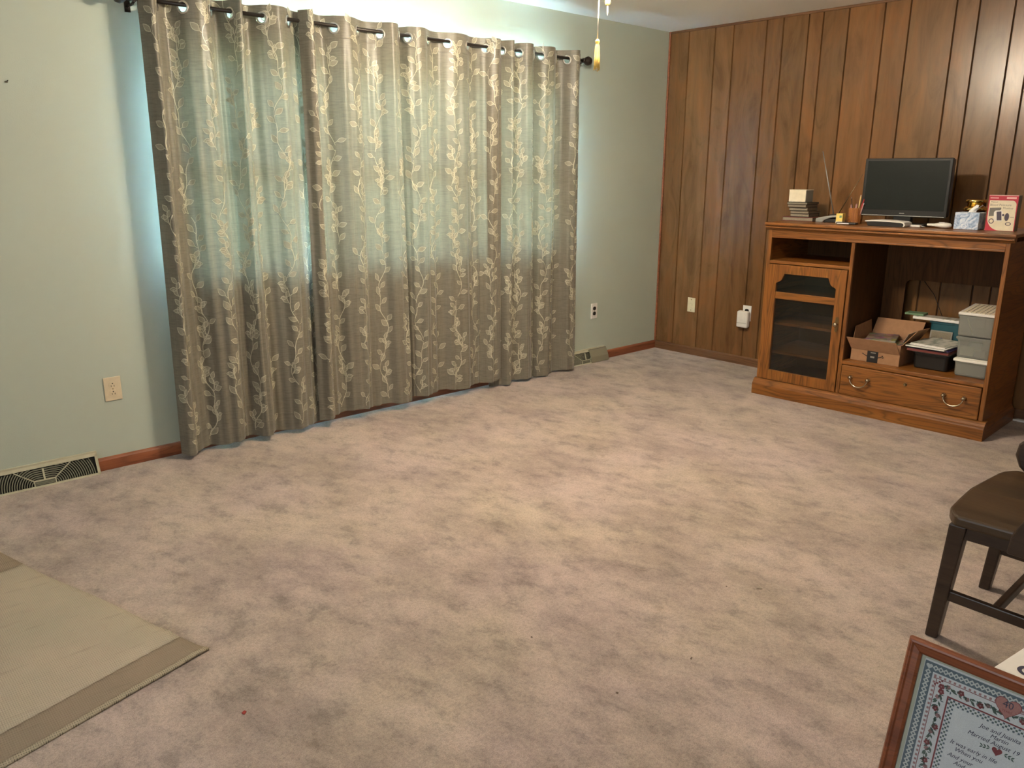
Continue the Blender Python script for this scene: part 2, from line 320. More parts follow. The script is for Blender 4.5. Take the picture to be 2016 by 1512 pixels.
# ------------------------------------------------------------------ mesh helpers
class MB:
    def __init__(s): s.v = []; s.f = []; s.m = []; s.sm = []; s.col = {}
    def add(s, verts, faces, mi=0, smooth=False, X=None):
        b = len(s.v)
        for p in verts:
            p = Vector(p); s.v.append(X @ p if X is not None else p)
        for f in faces: s.f.append([b+i for i in f]); s.m.append(mi); s.sm.append(smooth)
        return b
    def box(s, x0, x1, y0, y1, z0, z1, mi=0, X=None):
        s.add([(x0,y0,z0),(x1,y0,z0),(x1,y1,z0),(x0,y1,z0),(x0,y0,z1),(x1,y0,z1),(x1,y1,z1),(x0,y1,z1)],
              [(0,3,2,1),(4,5,6,7),(0,1,5,4),(1,2,6,5),(2,3,7,6),(3,0,4,7)], mi, False, X)
    def prism(s, poly, y0, y1, mi=0, X=None, plane='xz'):
        # poly: 2D outline, extruded along the third axis
        n = len(poly)
        def P(a, b, t): return {'xz': (a, t, b), 'xy': (a, b, t), 'yz': (t, a, b)}[plane]
        vs = [P(a, b, y0) for a, b in poly]+[P(a, b, y1) for a, b in poly]
        fs = [list(range(n)), list(range(2*n-1, n-1, -1))]+[(i, (i+1) % n, n+(i+1) % n, n+i) for i in range(n)]
        s.add(vs, fs, mi, False, X)
    def tube(s, pts, r, seg=10, mi=0, cap=True, X=None):
        pts = [Vector(p) for p in pts]; rs = r if isinstance(r, (list, tuple)) else [r]*len(pts)
        ref = None; vs = []
        for i, p in enumerate(pts):
            t = (pts[min(i+1, len(pts)-1)]-pts[max(i-1, 0)]).normalized()
            if ref is None: ref = Vector((0, 0, 1)) if abs(t.z) < 0.9 else Vector((1, 0, 0))
            a = (ref - t*ref.dot(t)).normalized(); ref = a; b = t.cross(a)
            for k in range(seg):
                w = 2*PI*k/seg; vs.append(p+(a*math.cos(w)+b*math.sin(w))*rs[i])
        fs = [(i*seg+k, i*seg+(k+1) % seg, (i+1)*seg+(k+1) % seg, (i+1)*seg+k) for i in range(len(pts)-1) for k in range(seg)]
        if cap: fs += [list(range(seg-1, -1, -1)), [(len(pts)-1)*seg+k for k in range(seg)]]
        s.add(vs, fs, mi, True, X)
    def lathe(s, prof, seg=24, mi=0, X=None, close=False):
        vs = [(r*math.cos(2*PI*k/seg), r*math.sin(2*PI*k/seg), z) for r, z in prof for k in range(seg)]
        n = len(prof)
        fs = [(i*seg+k, i*seg+(k+1) % seg, (i+1)*seg+(k+1) % seg, (i+1)*seg+k) for i in range(n-1) for k in range(seg)]
        if close:
            fs += [((n-1)*seg+k, (n-1)*seg+(k+1) % seg, (k+1) % seg, k) for k in range(seg)]
        else:
            if prof[0][0] > 1e-6: fs.append(list(range(seg-1, -1, -1)))
            if prof[-1][0] > 1e-6: fs.append([(n-1)*seg+k for k in range(seg)])
        s.add(vs, fs, mi, True, X)
    def sphere(s, c, r, seg=16, mi=0, sz=1.0):
        prof = [(max(1e-7, r*math.sin(PI*i/10)), -r*sz*math.cos(PI*i/10)) for i in range(11)]
        s.lathe(prof, seg, mi, Matrix.Translation(Vector(c)))
    def text(s, body, size, X, mi=0, shear=0.0, ax='LEFT', spacing=1.0):
        cu = bpy.data.curves.new('tmp', 'FONT'); cu.body = body; cu.size = size; cu.shear = shear; cu.align_x = ax
        cu.space_character = spacing; cu.resolution_u = 2
        o = bpy.data.objects.new('tmp', cu); col.objects.link(o)
        dg = bpy.context.evaluated_depsgraph_get(); me = bpy.data.meshes.new_from_object(o.evaluated_get(dg))
        s.add([v.co for v in me.vertices], [list(p.vertices) for p in me.polygons], mi, False, X)
        bpy.data.objects.remove(o); bpy.data.curves.remove(cu); bpy.data.meshes.remove(me)
    def build(s, name, mats, parent=None, bevel=0.0, seg=2, recalc=True, smooth_angle=None):
        me = bpy.data.meshes.new(name); me.from_pydata([tuple(v) for v in s.v], [], s.f)
        if not isinstance(mats, (list, tuple)): mats = [mats]
        for mm in mats: me.materials.append(M[mm] if isinstance(mm, str) else mm)
        for p, mi, sm in zip(me.polygons, s.m, s.sm): p.material_index = mi; p.use_smooth = sm
        if s.col:
            ca = me.color_attributes.new('plank', 'FLOAT_COLOR', 'CORNER')
            for p in me.polygons:
                cc = s.col.get(p.index, (1, 1, 1))
                for li in p.loop_indices: ca.data[li].color = (*cc, 1)
        if recalc:
            bm = bmesh.new(); bm.from_mesh(me); bmesh.ops.recalc_face_normals(bm, faces=bm.faces); bm.to_mesh(me); bm.free()
        o = bpy.data.objects.new(name, me); col.objects.link(o)
        if parent: o.parent = parent
        if bevel:
            b = o.modifiers.new('bevel', 'BEVEL'); b.width = bevel; b.segments = seg; b.limit_method = 'ANGLE'; b.angle_limit = 0.6
            b.harden_normals = False
        return o
def tag(o, label, cat, group=None, kind=None):
    o['label'] = label; o['category'] = cat
    if group: o['group'] = group
    if kind: o['kind'] = kind
    return o
def struct(o): o['kind'] = 'structure'; return o
def empty(name, loc=(0, 0, 0), rz=0.0, mw=None):
    o = bpy.data.objects.new(name, None); o.empty_display_size = 0.05; col.objects.link(o)
    if mw is not None: o.matrix_world = mw
    else: o.location = loc; o.rotation_euler = (0, 0, rz)
    return o
def copy_tree(o, parent=None):
    c = o.copy(); col.objects.link(c)
    if parent: c.parent = parent
    for ch in list(o.children): copy_tree(ch, c)
    return c
def bx(*a): 
    b = MB(); b.box(*a); return b

# ------------------------------------------------------------------ room shell
H = 2.44; XL = -7.4; YN = -6.2; T = 0.14
WX0, WX1, WZ0, WZ1 = -3.80, -1.20, 0.86, 2.03
fl = struct(bx(XL-T, T, YN-T, T, -0.08, 0.0).build('floor', 'carpet'))
struct(bx(XL-T, T, YN-T, T, H, H+0.08).build('ceiling', 'ceiling'))
b = MB()
b.box(XL-T, WX0, 0, T, 0, H); b.box(WX1, T, 0, T, 0, H); b.box(WX0, WX1, 0, T, 0, WZ0); b.box(WX0, WX1, 0, T, WZ1, H)
struct(b.build('wall_left', 'mint'))
struct(bx(XL-T, T, YN-T, YN, 0, H).build('wall_rear', 'mint'))
b = MB()   # rear side wall with an added window opening, out of view
b.box(XL-T, XL, YN, -4.3, 0, H); b.box(XL-T, XL, -2.5, 0, 0, H); b.box(XL-T, XL, -4.3, -2.5, 0, 0.9); b.box(XL-T, XL, -4.3, -2.5, 2.1, H)
struct(b.build('wall_side', 'mint'))
struct(bx(XL-0.05, XL-0.03, -4.3, -2.5, 0.9, 2.1).build('window_4', 'paper'))   # added opaque blind, keeps the sky out behind the fill lamp
# panelled wall: planks with V grooves
pat = [0.177, 0.405, 0.559, 0.820, 0.945, 1.128, 1.228]; per = 1.2225
gy = []
for k in range(6):
    for q in pat: gy.append(q+k*per)
gy = [0.0]+[g for g in gy if g < -YN-0.03]+[-YN]
b = MB(); b.box(0.012, T, YN, 0, 0, H, 1)
gw = 0.0035
for i in range(len(gy)-1):
    y1, y0 = -gy[i]-gw, -gy[i+1]+gw
    if i == 0: y1 = 0
    n0 = len(b.f)
    b.prism([(0.0, y0+0.002), (0.0, y1-0.002), (0.012, y1+0.0015), (0.012, y0-0.0015)], 0, H, 0, None, 'xy')
    t = random.uniform(0.84, 1.12); w = random.uniform(-0.05, 0.06)
    for f in range(n0, len(b.f)): b.col[f] = (t*(1+w), t, t*(1-w))
struct(b.build('wall_right', ['panel', 'groove']))
def base_run(name, m, mk, axis, a0, a1):
    b = MB(); pr = [(0, 0), (-0.013, 0), (-0.013, 0.050), (-0.009, 0.058), (0, 0.062)]
    b.prism(pr if axis == 'x' else pr, a0, a1, 0, None, 'yz' if axis == 'x' else 'xz')
    return struct(b.build(name, m))
b = MB(); pr = [(0, 0), (-0.013, 0), (-0.013, 0.050), (-0.009, 0.058), (0, 0.063)]
b.prism(pr, XL, -4.795, 0, None, 'yz'); b.prism(pr, -4.318, -1.120, 0, None, 'yz'); b.prism(pr, -0.634, -0.0, 0, None, 'yz')
struct(b.build('baseboard_left', 'mahogany'))
b = MB(); b.prism(pr, YN, -0.013, 0, None, 'xz'); struct(b.build('baseboard_right', 'panelbase'))
struct(bx(-0.014, 0, -0.014, 0, 0.062, H).build('trim_1', 'mahogany', bevel=0.004))
struct(bx(-0.008, 0, YN, -0.014, H-0.016, H).build('trim_2', 'panelbase', bevel=0.003))
# window casing and the three double-hung windows
b = MB(); cw = 0.055
b.box(WX0-cw, WX0+0.005, -0.016, 0, WZ0-0.05, WZ1+cw); b.box(WX1-0.005, WX1+cw, -0.016, 0, WZ0-0.05, WZ1+cw)
b.box(WX0-cw, WX1+cw, -0.016, 0, WZ1-0.005, WZ1+cw); b.box(WX0-cw-0.01, WX1+cw+0.01, -0.030, 0.02, WZ0-0.025, WZ0+0.005)
struct(b.build('trim_3', 'vinyl', bevel=0.003))
w3 = (WX1-WX0)/3
for k in range(3):
    x0, x1 = WX0+k*w3, WX0+(k+1)*w3
    b = MB(); f = 0.035
    b.box(x0, x0+f, 0.03, 0.12, WZ0, WZ1); b.box(x1-f, x1, 0.03, 0.12, WZ0, WZ1)
    b.box(x0, x1, 0.03, 0.12, WZ0, WZ0+f); b.box(x0, x1, 0.03, 0.12, WZ1-f, WZ1)
    zm = 1.45; b.box(x0+f, x1-f, 0.055, 0.10, zm-0.025, zm+0.025)
    s_ = 0.03
    b.box(x0+f, x0+f+s_, 0.06, 0.085, WZ0+f, zm); b.box(x1-f-s_, x1-f, 0.06, 0.085, WZ0+f, zm); b.box(x0+f, x1-f, 0.06, 0.085, WZ0+f, WZ0+f+s_)
    b.box(x0+f, x0+f+s_, 0.085, 0.11, zm, WZ1-f); b.box(x1-f-s_, x1-f, 0.085, 0.11, zm, WZ1-f); b.box(x0+f, x1-f, 0.085, 0.11, WZ1-f-s_, WZ1-f)
    o = struct(b.build('window_%d' % (k+1), 'vinyl'))
    p = MB(); p.box(x0+f+s_, x1-f-s_, 0.071, 0.074, WZ0+f+s_, zm-0.025); p.box(x0+f+s_, x1-f-s_, 0.096, 0.099, zm+0.025, WZ1-f-s_)
    p.build('pane', 'glass', o)

# ------------------------------------------------------------------ curtains
ROD_Y, ROD_Z = -0.100, 2.137
def solve_amp(d, Ltar, lim):
    lo, hi = 0.0, lim
    def arc(A):
        s = 0; px, py = 0, 0
        for i in range(1, 41):
            x = d*i/40; y = A*math.sin(PI*i/40); s += math.hypot(x-px, y-py); px, py = x, y
        return s
    if arc(hi) < Ltar: return hi
    for _ in range(30):
        mid = (lo+hi)/2
        if arc(mid) < Ltar: lo = mid
        else: hi = mid
    return lo
class Panel:
    # cr: crossings of the cloth with the rod line, starting with a front bulge
    def __init__(s, cr, zb, seed, Ltar=0.165, back=False):
        par = 1 if back else 0
        s.cr = cr; s.zb = zb; s.zt = 2.186; s.rng = random.Random(seed)
        s.A = []
        for i in range(len(cr)-1):
            d = cr[i+1]-cr[i]
            s.A.append((-1 if i % 2 == par else 1)*solve_amp(d, Ltar if d < 0.3 else 0, 0.062 if i % 2 == par else 0.058))
        s.ph = [s.rng.uniform(0, 6.28) for _ in range(8)]
        s.am = [s.rng.uniform(0.72, 1.0) for _ in s.A]
        # arc length table at mid height
        n = 60*len(s.A); s.tab = [(0.0, 0.0)]; q = s.xy(0, 1.2)
        for i in range(1, n+1):
            t = len(s.A)*i/n; r = s.xy(t, 1.2); s.tab.append((s.tab[-1][0]+(r-q).length, t)); q = r
        s.len = s.tab[-1][0]
    def xy(s, t, z):
        i = min(int(t), len(s.A)-1); f = t-i
        k = max(0.0, min(1.0, (s.zt-z)/2.1))
        amp = s.A[i]*(1.0-(1-s.am[i])*min(1, k*2.2)) * (1-0.10*k)
        sw = s.zt-z
        x = s.cr[i]+(s.cr[i+1]-s.cr[i])*f + k*0.014*math.sin(t*1.7+s.ph[0]+k*1.5)
        y = ROD_Y+amp*math.sin(PI*f)*(1+0.10*k*math.sin(5*z+s.ph[1]+i))
        y += min(1, k*4)*(0.007*math.sin(t*PI*2.7+s.ph[2]+1.6*k)+0.004*math.sin(t*PI*5.3+s.ph[3]-2.2*k))
        return Vector((x, y))
    def t_of(s, a):
        a = max(0, min(s.len, a)); lo, hi = 0, len(s.tab)-1
        while hi-lo > 1:
            m_ = (lo+hi)//2
            if s.tab[m_][0] <= a: lo = m_
            else: hi = m_
        a0, t0 = s.tab[lo]; a1, t1 = s.tab[hi]
        return t0+(t1-t0)*((a-a0)/(a1-a0) if a1 > a0 else 0)
    def P(s, a, z, off=0.0):
        t = s.t_of(a); p = s.xy(t, z); d = (s.xy(min(len(s.A), t+0.02), z)-s.xy(max(0, t-0.02), z)).normalized()
        n = Vector((d.y, -d.x)); return Vector((p.x+n.x*off, p.y+n.y*off, z))
    def hem(s, a):
        return s.zb+0.006*math.sin(a*9+s.ph[4])+0.004*math.sin(a*23+s.ph[5])
def make_curtain(cr, zb, seed, label, Ltar=0.165, back=False, vines=0.168):
    pn = Panel(cr, zb, seed, Ltar, back); rng = pn.rng
    root = empty('grommet_curtain', ((cr[0]+cr[-1])/2, ROD_Y, zb))
    tag(root, label, 'curtain', 'grommet curtain panels on the rod')
    inv = Matrix.Translation(-root.location)
    holes = [(pn.tab[60*i][0]) for i in range(1, len(pn.A))]
    GZ = ROD_Z-0.0105
    b = MB(); nc = int(pn.len/0.0055)
    zs = [pn.zt-0.0042*i for i in range(27)]; z = zs[-1]
    while z > pn.zb+0.03: z -= 0.033; zs.append(z)
    rows = len(zs)
    for r, z in enumerate(zs):
        for c in range(nc+1):
            a = pn.len*c/nc
            zz = z if r < 27 else zs[26]+(z-zs[26])*((pn.hem(a)-zs[26])/(zs[-1]-zs[26]))
            b.v.append(inv @ pn.P(a, zz))
    for r in range(rows-1):
        for c in range(nc):
            a = pn.len*(c+0.5)/nc; z = (zs[r]+zs[r+1])/2
            if r < 27 and any(math.hypot(a-h, z-GZ) < 0.0225 for h in holes): continue
            b.f.append([r*(nc+1)+c, (r+1)*(nc+1)+c, (r+1)*(nc+1)+c+1, r*(nc+1)+c+1]); b.m.append(0); b.sm.append(True)
    # header seam and hem seam: narrow raised folds
    def strip(pts, w, mi, off):
        vs = []; fs = []
        for i, (a, z) in enumerate(pts):
            a2, z2 = pts[min(i+1, len(pts)-1)]; a1, z1 = pts[max(i-1, 0)]
            dx, dz = a2-a1, z2-z1; l = math.hypot(dx, dz) or 1
            ww = w*(0.5+0.5*math.sin(PI*min(1, max(0.12, i/(len(pts)-1)))))
            nx, nz = -dz/l*ww/2, dx/l*ww/2
            vs += [inv @ pn.P(a+nx, z+nz, off), inv @ pn.P(a-nx, z-nz, off)]
        for i in range(len(pts)-1): fs.append((2*i, 2*i+1, 2*i+3, 2*i+2))
        b.add(vs, fs, mi, True)
    for zz, bow in ((2.080, 0.0), (zb+0.085, 0.0)):
        k = int(pn.len/0.012); vs = []; fs = []
        for i in range(k+1):
            a = pn.len*i/k
            vs += [inv @ pn.P(a, zz+0.003, 0.0006), inv @ pn.P(a, zz, 0.0018), inv @ pn.P(a, zz-0.003, 0.0006)]
        for i in range(k): fs += [(3*i, 3*i+1, 3*i+4, 3*i+3), (3*i+1, 3*i+2, 3*i+5, 3*i+4)]
        b.add(vs, fs, 0, True)
    # woven vines and leaves
    def leaf(a, z, ang, ln, wd):
        if not (0.015 < a < pn.len-0.015) or z > 2.165 or z < zb+0.02: return
        ca, sa = math.cos(ang), math.sin(ang); K = 7; vs = []; fs = []
        prof = [0.0, 0.55, 0.92, 1.0, 0.82, 0.45, 0.0]
        def Q(u, w): return (a+ca*u-sa*w, z+sa*u+ca*w)
        outl = []; outr = []
        for i in range(K):
            u = ln*i/(K-1); h = wd/2*prof[i]
            for w in (-h, 0, h): vs.append(inv @ pn.P(*Q(u, w), 0.0016))
            outl.append(Q(u, h)); outr.append(Q(u, -h))
        for i in range(K-1):
            for j in (0, 1): fs.append((3*i+j, 3*i+j+1, 3*i+4+j, 3*i+3+j))
        b.add(vs, fs, 1, True)
        strip(outl, 0.0030, 2, 0.0024); strip(outr, 0.0030, 2, 0.0024)
    nv = max(2, int(pn.len/vines))
    for k in range(nv):
        a0 = (k+0.5)*pn.len/nv+rng.uniform(-0.012, 0.012); ph = rng.uniform(0, 6.28); z = zb+0.03; side = rng.choice((-1, 1))
        def cx(zz): return a0+0.024*math.sin(zz*2*PI/0.42+ph)+0.010*math.sin(zz*2*PI/0.17+2*ph)
        while z < 2.15:
            seglen = rng.uniform(0.16, 0.34); pts = []; q = z
            while q < min(2.16, z+seglen): pts.append((cx(q), q)); q += 0.018
            if len(pts) > 2: strip(pts, 0.0042, 2, 0.0022)
            q = z+0.012
            while q < min(2.15, z+seglen):
                lean = PI/2+side*-rng.uniform(0.55, 1.15)
                ln = rng.uniform(0.040, 0.056); wd = ln*rng.uniform(0.46, 0.58); pet = rng.uniform(0.006, 0.02)
                bx_, bz_ = cx(q)+math.cos(lean)*pet, q+math.sin(lean)*pet
                strip([(cx(q), q), ((cx(q)+bx_)/2, (q+bz_)/2), (bx_, bz_)], 0.003, 2, 0.002)
                leaf(bx_, bz_, lean+rng.uniform(-0.3, 0.3), ln, wd)
                if rng.random() < 0.22:      # side twig with three leaves
                    la = PI/2-side*rng.uniform(0.4, 0.8); tw = [(cx(q)+math.cos(la+side*0.09*i)*0.013*i, q+math.sin(la+side*0.09*i)*0.013*i) for i in range(6)]
                    strip(tw, 0.0036, 2, 0.0022); leaf(tw[-1][0], tw[-1][1], la+0.2, 0.042, 0.022); leaf(tw[3][0], tw[3][1], la+1.0, 0.038, 0.020); leaf(tw[3][0], tw[3][1], la-0.9, 0.038, 0.020)
                q += rng.uniform(0.032, 0.056); side = -side
            z += seglen+rng.uniform(-0.01, 0.03)
    b.build('curtain_cloth', ['cloth', 'leaf', 'vine'], root, recalc=False)
    for h in holes:
        t = pn.t_of(h); p = pn.P(h, GZ); q1 = pn.P(h+0.004, GZ); q0 = pn.P(h-0.004, GZ)
        xd = (q1-q0).normalized(); zd = Vector((0, 0, 1)); yd = zd.cross(xd)
        X = Matrix.Translation(p-root.location) @ Matrix((xd, zd, xd.cross(zd))).transposed().to_4x4()
        g = MB(); ro, ri = 0.0295, 0.0200
        prof = [(ri, -0.003), (ri+0.002, -0.0045), (ro-0.002, -0.004), (ro, -0.002), (ro, 0.002), (ro-0.002, 0.004), (ri+0.002, 0.0045), (ri, 0.003)]
        g.lathe(prof, 28, 0, X, close=True)
        g.build('grommet', 'grommetm', root)
    return root
M['grommetm'] = plain('brushed_grommet', (0.50, 0.47, 0.42), 0.3, metal=0.9)
make_curtain([-3.940, -3.856, -3.741, -3.614, -3.520, -3.462, -3.359, -3.222, -3.090], 0.030, 11,
             'taupe leaf-patterned curtain in tight folds, leftmost panel nearest the beige outlet', Ltar=0.16)
make_curtain([-3.166, -3.085, -2.964, -2.824, -2.681, -2.560, -2.500, -2.362, -2.220, -2.072, -1.930, -1.806], 0.052, 5,
             'widest taupe leaf-patterned curtain, the flatter middle panel of the window', Ltar=0.158)
make_curtain([-1.925, -1.800, -1.715, -1.655, -1.532, -1.464, -1.331, -1.221, -1.112], 0.014, 23,
             'narrow taupe leaf-patterned curtain panel at the right, nearest the panelled wall', Ltar=0.16, back=True)
# rod
r = empty('curtain_rod', (-2.5, ROD_Y, ROD_Z)); tag(r, 'dark bronze curtain rod with ball ends threaded through the curtains', 'curtain rod')
b = MB(); b.tube([(-1.475, 0, 0), (1.44, 0, 0)], 0.0095, 14); b.build('rod', 'bronze', r)
for sx, sg in ((-1.475, -1), (1.44, 1)):
    X = Matrix.Translation((sx, 0, 0)) @ Matrix.Rotation(sg*PI/2, 4, 'Y')
    b = MB(); b.lathe([(0.013, -0.012), (0.015, 0.0), (0.010, 0.006), (0.012, 0.010), (0.024, 0.022), (0.030, 0.038), (0.026, 0.055), (0.014, 0.066), (1e-6, 0.069)], 20, 0, X)
    b.build('finial', 'bronze', r)
for sx in (-1.452, 1.425):
    b = MB(); b.box(sx-0.012, sx+0.012, 0.092, 0.0995, -0.045, 0.035); b.tube([(sx, 0.094, -0.02), (sx, 0.03, -0.022), (sx, 0.004, -0.012)], 0.006, 8); b.box(sx-0.006, sx+0.006, -0.010, 0.012, -0.016, -0.010)
    b.build('bracket', 'bronze', r)

# ------------------------------------------------------------------ wall fittings
def outlet_plate(name, loc, rz, w, h, pm, face='duplex', slots=True):
    t = empty(name, loc, rz)       # local: x right along the wall, y out of the room wall is negative
    b = MB(); b.box(-w/2, w/2, -0.006, 0, -h/2, h/2); b.build('cover_plate', pm, t, bevel=0.0035, seg=3)
    if face == 'duplex':
        for zc in (0.0195, -0.0195):
            f = MB(); pts = []
            for k in range(24):
                a = 2*PI*k/24; pts.append((0.0165*math.cos(a), max(-0.0135, min(0.0135, 0.0165*math.sin(a)))+zc))
            f.prism(pts, -0.0078, -0.003); fo = f.build('socket', pm if slots else 'dark', t)
            if slots:
                s = MB(); s.box(-0.0078, -0.0054, -0.0083, -0.007, zc-0.009, zc-0.001); s.box(0.0054, 0.0078, -0.0083, -0.007, zc-0.009, zc-0.001)
                s.tube([(0, -0.0083, zc+0.0065), (0, -0.007, zc+0.0065)], 0.0027, 12); s.build('slot', 'dark', fo)
        s = MB(); s.tube([(0, -0.0072, 0), (0, -0.005, 0)], 0.003, 12); s.build('screw', 'antbrass', t)
    return t
o = outlet_plate('wall_outlet', (-4.2115, 0, 0.395), 0, 0.078, 0.116, 'beige')
tag(o, 'beige duplex outlet plate on the pale green wall left of the curtains', 'outlet')
o = outlet_plate('wall_outlet', (-0.772, 0, 0.391), 0, 0.068, 0.116, 'white', slots=False)
tag(o, 'white outlet plate with two dark sockets between curtain and panelled wall', 'outlet')
t = empty('phone_plate', (0, -0.343, 0.398), -PI/2); tag(t, 'ivory blank-centred wall plate low on the wood panelling near the corner', 'wall plate')
b = MB(); b.box(-0.035, 0.035, -0.006, 0, -0.057, 0.057); b.build('cover_plate', 'ivory', t, bevel=0.003, seg=3)
b = MB(); b.box(-0.011, 0.011, -0.009, -0.005, -0.012, 0.010); b.build('jack', 'ivory', t, bevel=0.001)
for z in (0.042, -0.042):
    b = MB(); b.tube([(0, -0.0075, z), (0, -0.005, z)], 0.0036, 12); b.build('screw', 'antbrass', t)
o = outlet_plate('wall_outlet', (0, -0.842, 0.395), -PI/2, 0.070, 0.116, 'white', slots=False)
tag(o, 'white outlet plate on wood panelling mostly hidden behind the plug-in unit', 'outlet')
t = empty('plug_in_unit', (-0.0085, -0.832, 0.352), -PI/2); tag(t, 'white rounded plug-in unit on the panelling beside the oak cabinet', 'plug-in device')
b = MB(); b.box(-0.046, 0.046, -0.045, 0, -0.062, 0.062); b.build('housing', 'white', t, bevel=0.012, seg=4)
b = MB(); b.box(-0.040, 0.040, -0.0462, -0.0445, -0.028, -0.0255); b.build('seam', 'grey_paper', t)
b = MB(); b.box(-0.030, 0.030, -0.0462, -0.0445, 0.0, 0.045); b.build('front_panel', 'white', t, bevel=0.003)
# picture hook left in the wall
t = empty('picture_hook', (-4.463, 0, 1.763)); tag(t, 'tiny dark picture hook left in the pale green wall', 'hook')
b = MB(); b.tube([(0, 0.001, 0.004), (0, -0.007, 0.004)], 0.0022, 8); b.build('nail', 'dark', t)
b = MB(); b.box(-0.011, 0.0, -0.003, 0, -0.004, 0.001); b.build('hook_plate', 'twig', t)

# baseboard registers with sunburst fins
def register(loc, label, W=0.465, Hh=0.105, group='baseboard registers'):
    t = empty('baseboard_register', loc); tag(t, label, 'floor vent', group)
    b = MB(); D0, D1 = 0.048, 0.012                       # slanted face: deep at floor, shallow at top
    def fy(z): return -(D0+(D1-D0)*z/Hh)
    def slab(x0, x1, z0, z1, d=0.004, mi=0):
        b.add([(x0, fy(z0), z0), (x1, fy(z0), z0), (x1, fy(z1), z1), (x0, fy(z1), z1), (x0, fy(z0)+d, z0), (x1, fy(z0)+d, z0), (x1, fy(z1)+d, z1), (x0, fy(z1)+d, z1)],
              [(0, 1, 2, 3), (7, 6, 5, 4), (0, 4, 5, 1), (1, 5, 6, 2), (2, 6, 7, 3), (3, 7, 4, 0)], mi)
    hw = W/2; e = 0.010
    slab(-hw, hw, 0, 0.008); slab(-hw, hw, Hh-0.020, Hh-0.006); slab(-hw, -hw+e, 0, Hh); slab(hw-e, hw, 0, Hh)
    b.box(-hw, hw, -0.014, 0, Hh-0.006, Hh+0.002)
    for s in (-1, 1): b.prism([(0, 0), (-D0, 0), (-D1, Hh), (0, Hh)], s*hw-0.002, s*hw+0.002, 0, None, 'yz')
    b.build('register_frame', 'ventpaint', t)
    c = MB(); c.prism([(0, 0), (-D0+0.012, 0), (-D1+0.008, Hh-0.02), (0, Hh-0.02)], -hw+0.004, hw-0.004, 0, None, 'yz'); c.build('vent_cavity', 'ventdark', t)
    g = MB()
    def ribbon(pts, wd, mi=0, lift=0.001):
        vs = []; fs = []
        for i, (x, z) in enumerate(pts):
            x2, z2 = pts[min(i+1, len(pts)-1)]; x1, z1 = pts[max(0, i-1)]; l = math.hypot(x2-x1, z2-z1) or 1
            nx, nz = -(z2-z1)/l*wd/2, (x2-x1)/l*wd/2
            for (px, pz) in ((x+nx, z+nz), (x-nx, z-nz)): vs += [(px, fy(pz)+lift, pz), (px, fy(pz)+lift+0.006, pz)]
        for i in range(len(pts)-1):
            k = 4*i; fs += [(k, k+2, k+6, k+4), (k+1, k+5, k+7, k+3), (k, k+4, k+5, k+1), (k+2, k+3, k+7, k+6)]
        fs += [(0, 1, 3, 2), (len(vs)-4, len(vs)-2, len(vs)-1, len(vs)-3)]
        g.add(vs, fs, mi)
    zt = Hh-0.021; hx, hz = 0.044, 0.030
    for i in range(17):                                   # arcs round the hub
        R = 0.026+0.0098*i
        for s in (-1, 1):
            pts = []
            for k in range(19):
                a = PI/2*k/18; x = s*(0.030+R*math.cos(a)); z = 0.008+R*0.92*math.sin(a)
                if z <= zt and abs(x) < hw-e and not (abs(x) < hx and z < hz): pts.append((x, z))
            if len(pts) > 1: ribbon(pts, 0.0034)
        if 0.008+R*0.92 < zt: ribbon([(-0.030, 0.008+R*0.92), (0.030, 0.008+R*0.92)], 0.0034)
    for i in range(3): ribbon([(-hx, 0.013+0.006*i), (hx, 0.013+0.006*i)], 0.003)
    g.build('fins', 'ventfin', t)
    g = MB()
    for s in (-1, 1): ribbon([(s*hx, hz), (s*0.118, zt)], 0.003, 0, -0.0005); ribbon([(s*hx, 0.006), (s*hx, hz)], 0.004, 0, -0.0005)
    ribbon([(-hx, hz), (hx, hz)], 0.004, 0, -0.0005)
    g.build('ribs', 'ventpaint', t)
    g = MB(); ribbon([(0.0, hz), (0.0, zt-0.004)], 0.007, 0, -0.003); g.build('damper_lever', 'ventpaint', t)
    return t
register((-4.557, 0, 0), 'almond sunburst baseboard register at far left below the beige outlet')
register((-0.882, 0, 0), 'almond sunburst baseboard register half behind curtain, with smoky deflector')
t = empty('air_deflector', (-0.738, 0, 0)); tag(t, 'smoky plastic air deflector covering right half of the corner register', 'air deflector')
b = MB(); pr = []
for k in range(9):
    a = PI/2*k/8; pr.append((-0.052-0.004*math.sin(a), 0.002+0.0))
b.prism([(-0.0515, 0.001), (-0.057, 0.004), (-0.048, 0.045), (-0.022, 0.097), (-0.0155, 0.097), (-0.040, 0.045)], -0.098, 0.096, 0, None, 'yz')
b.build('shield', 'deflector', t)
b = MB(); b.box(-0.098, 0.096, -0.020, -0.0145, 0.092, 0.099); b.build('magnet_strip', 'twig', t)

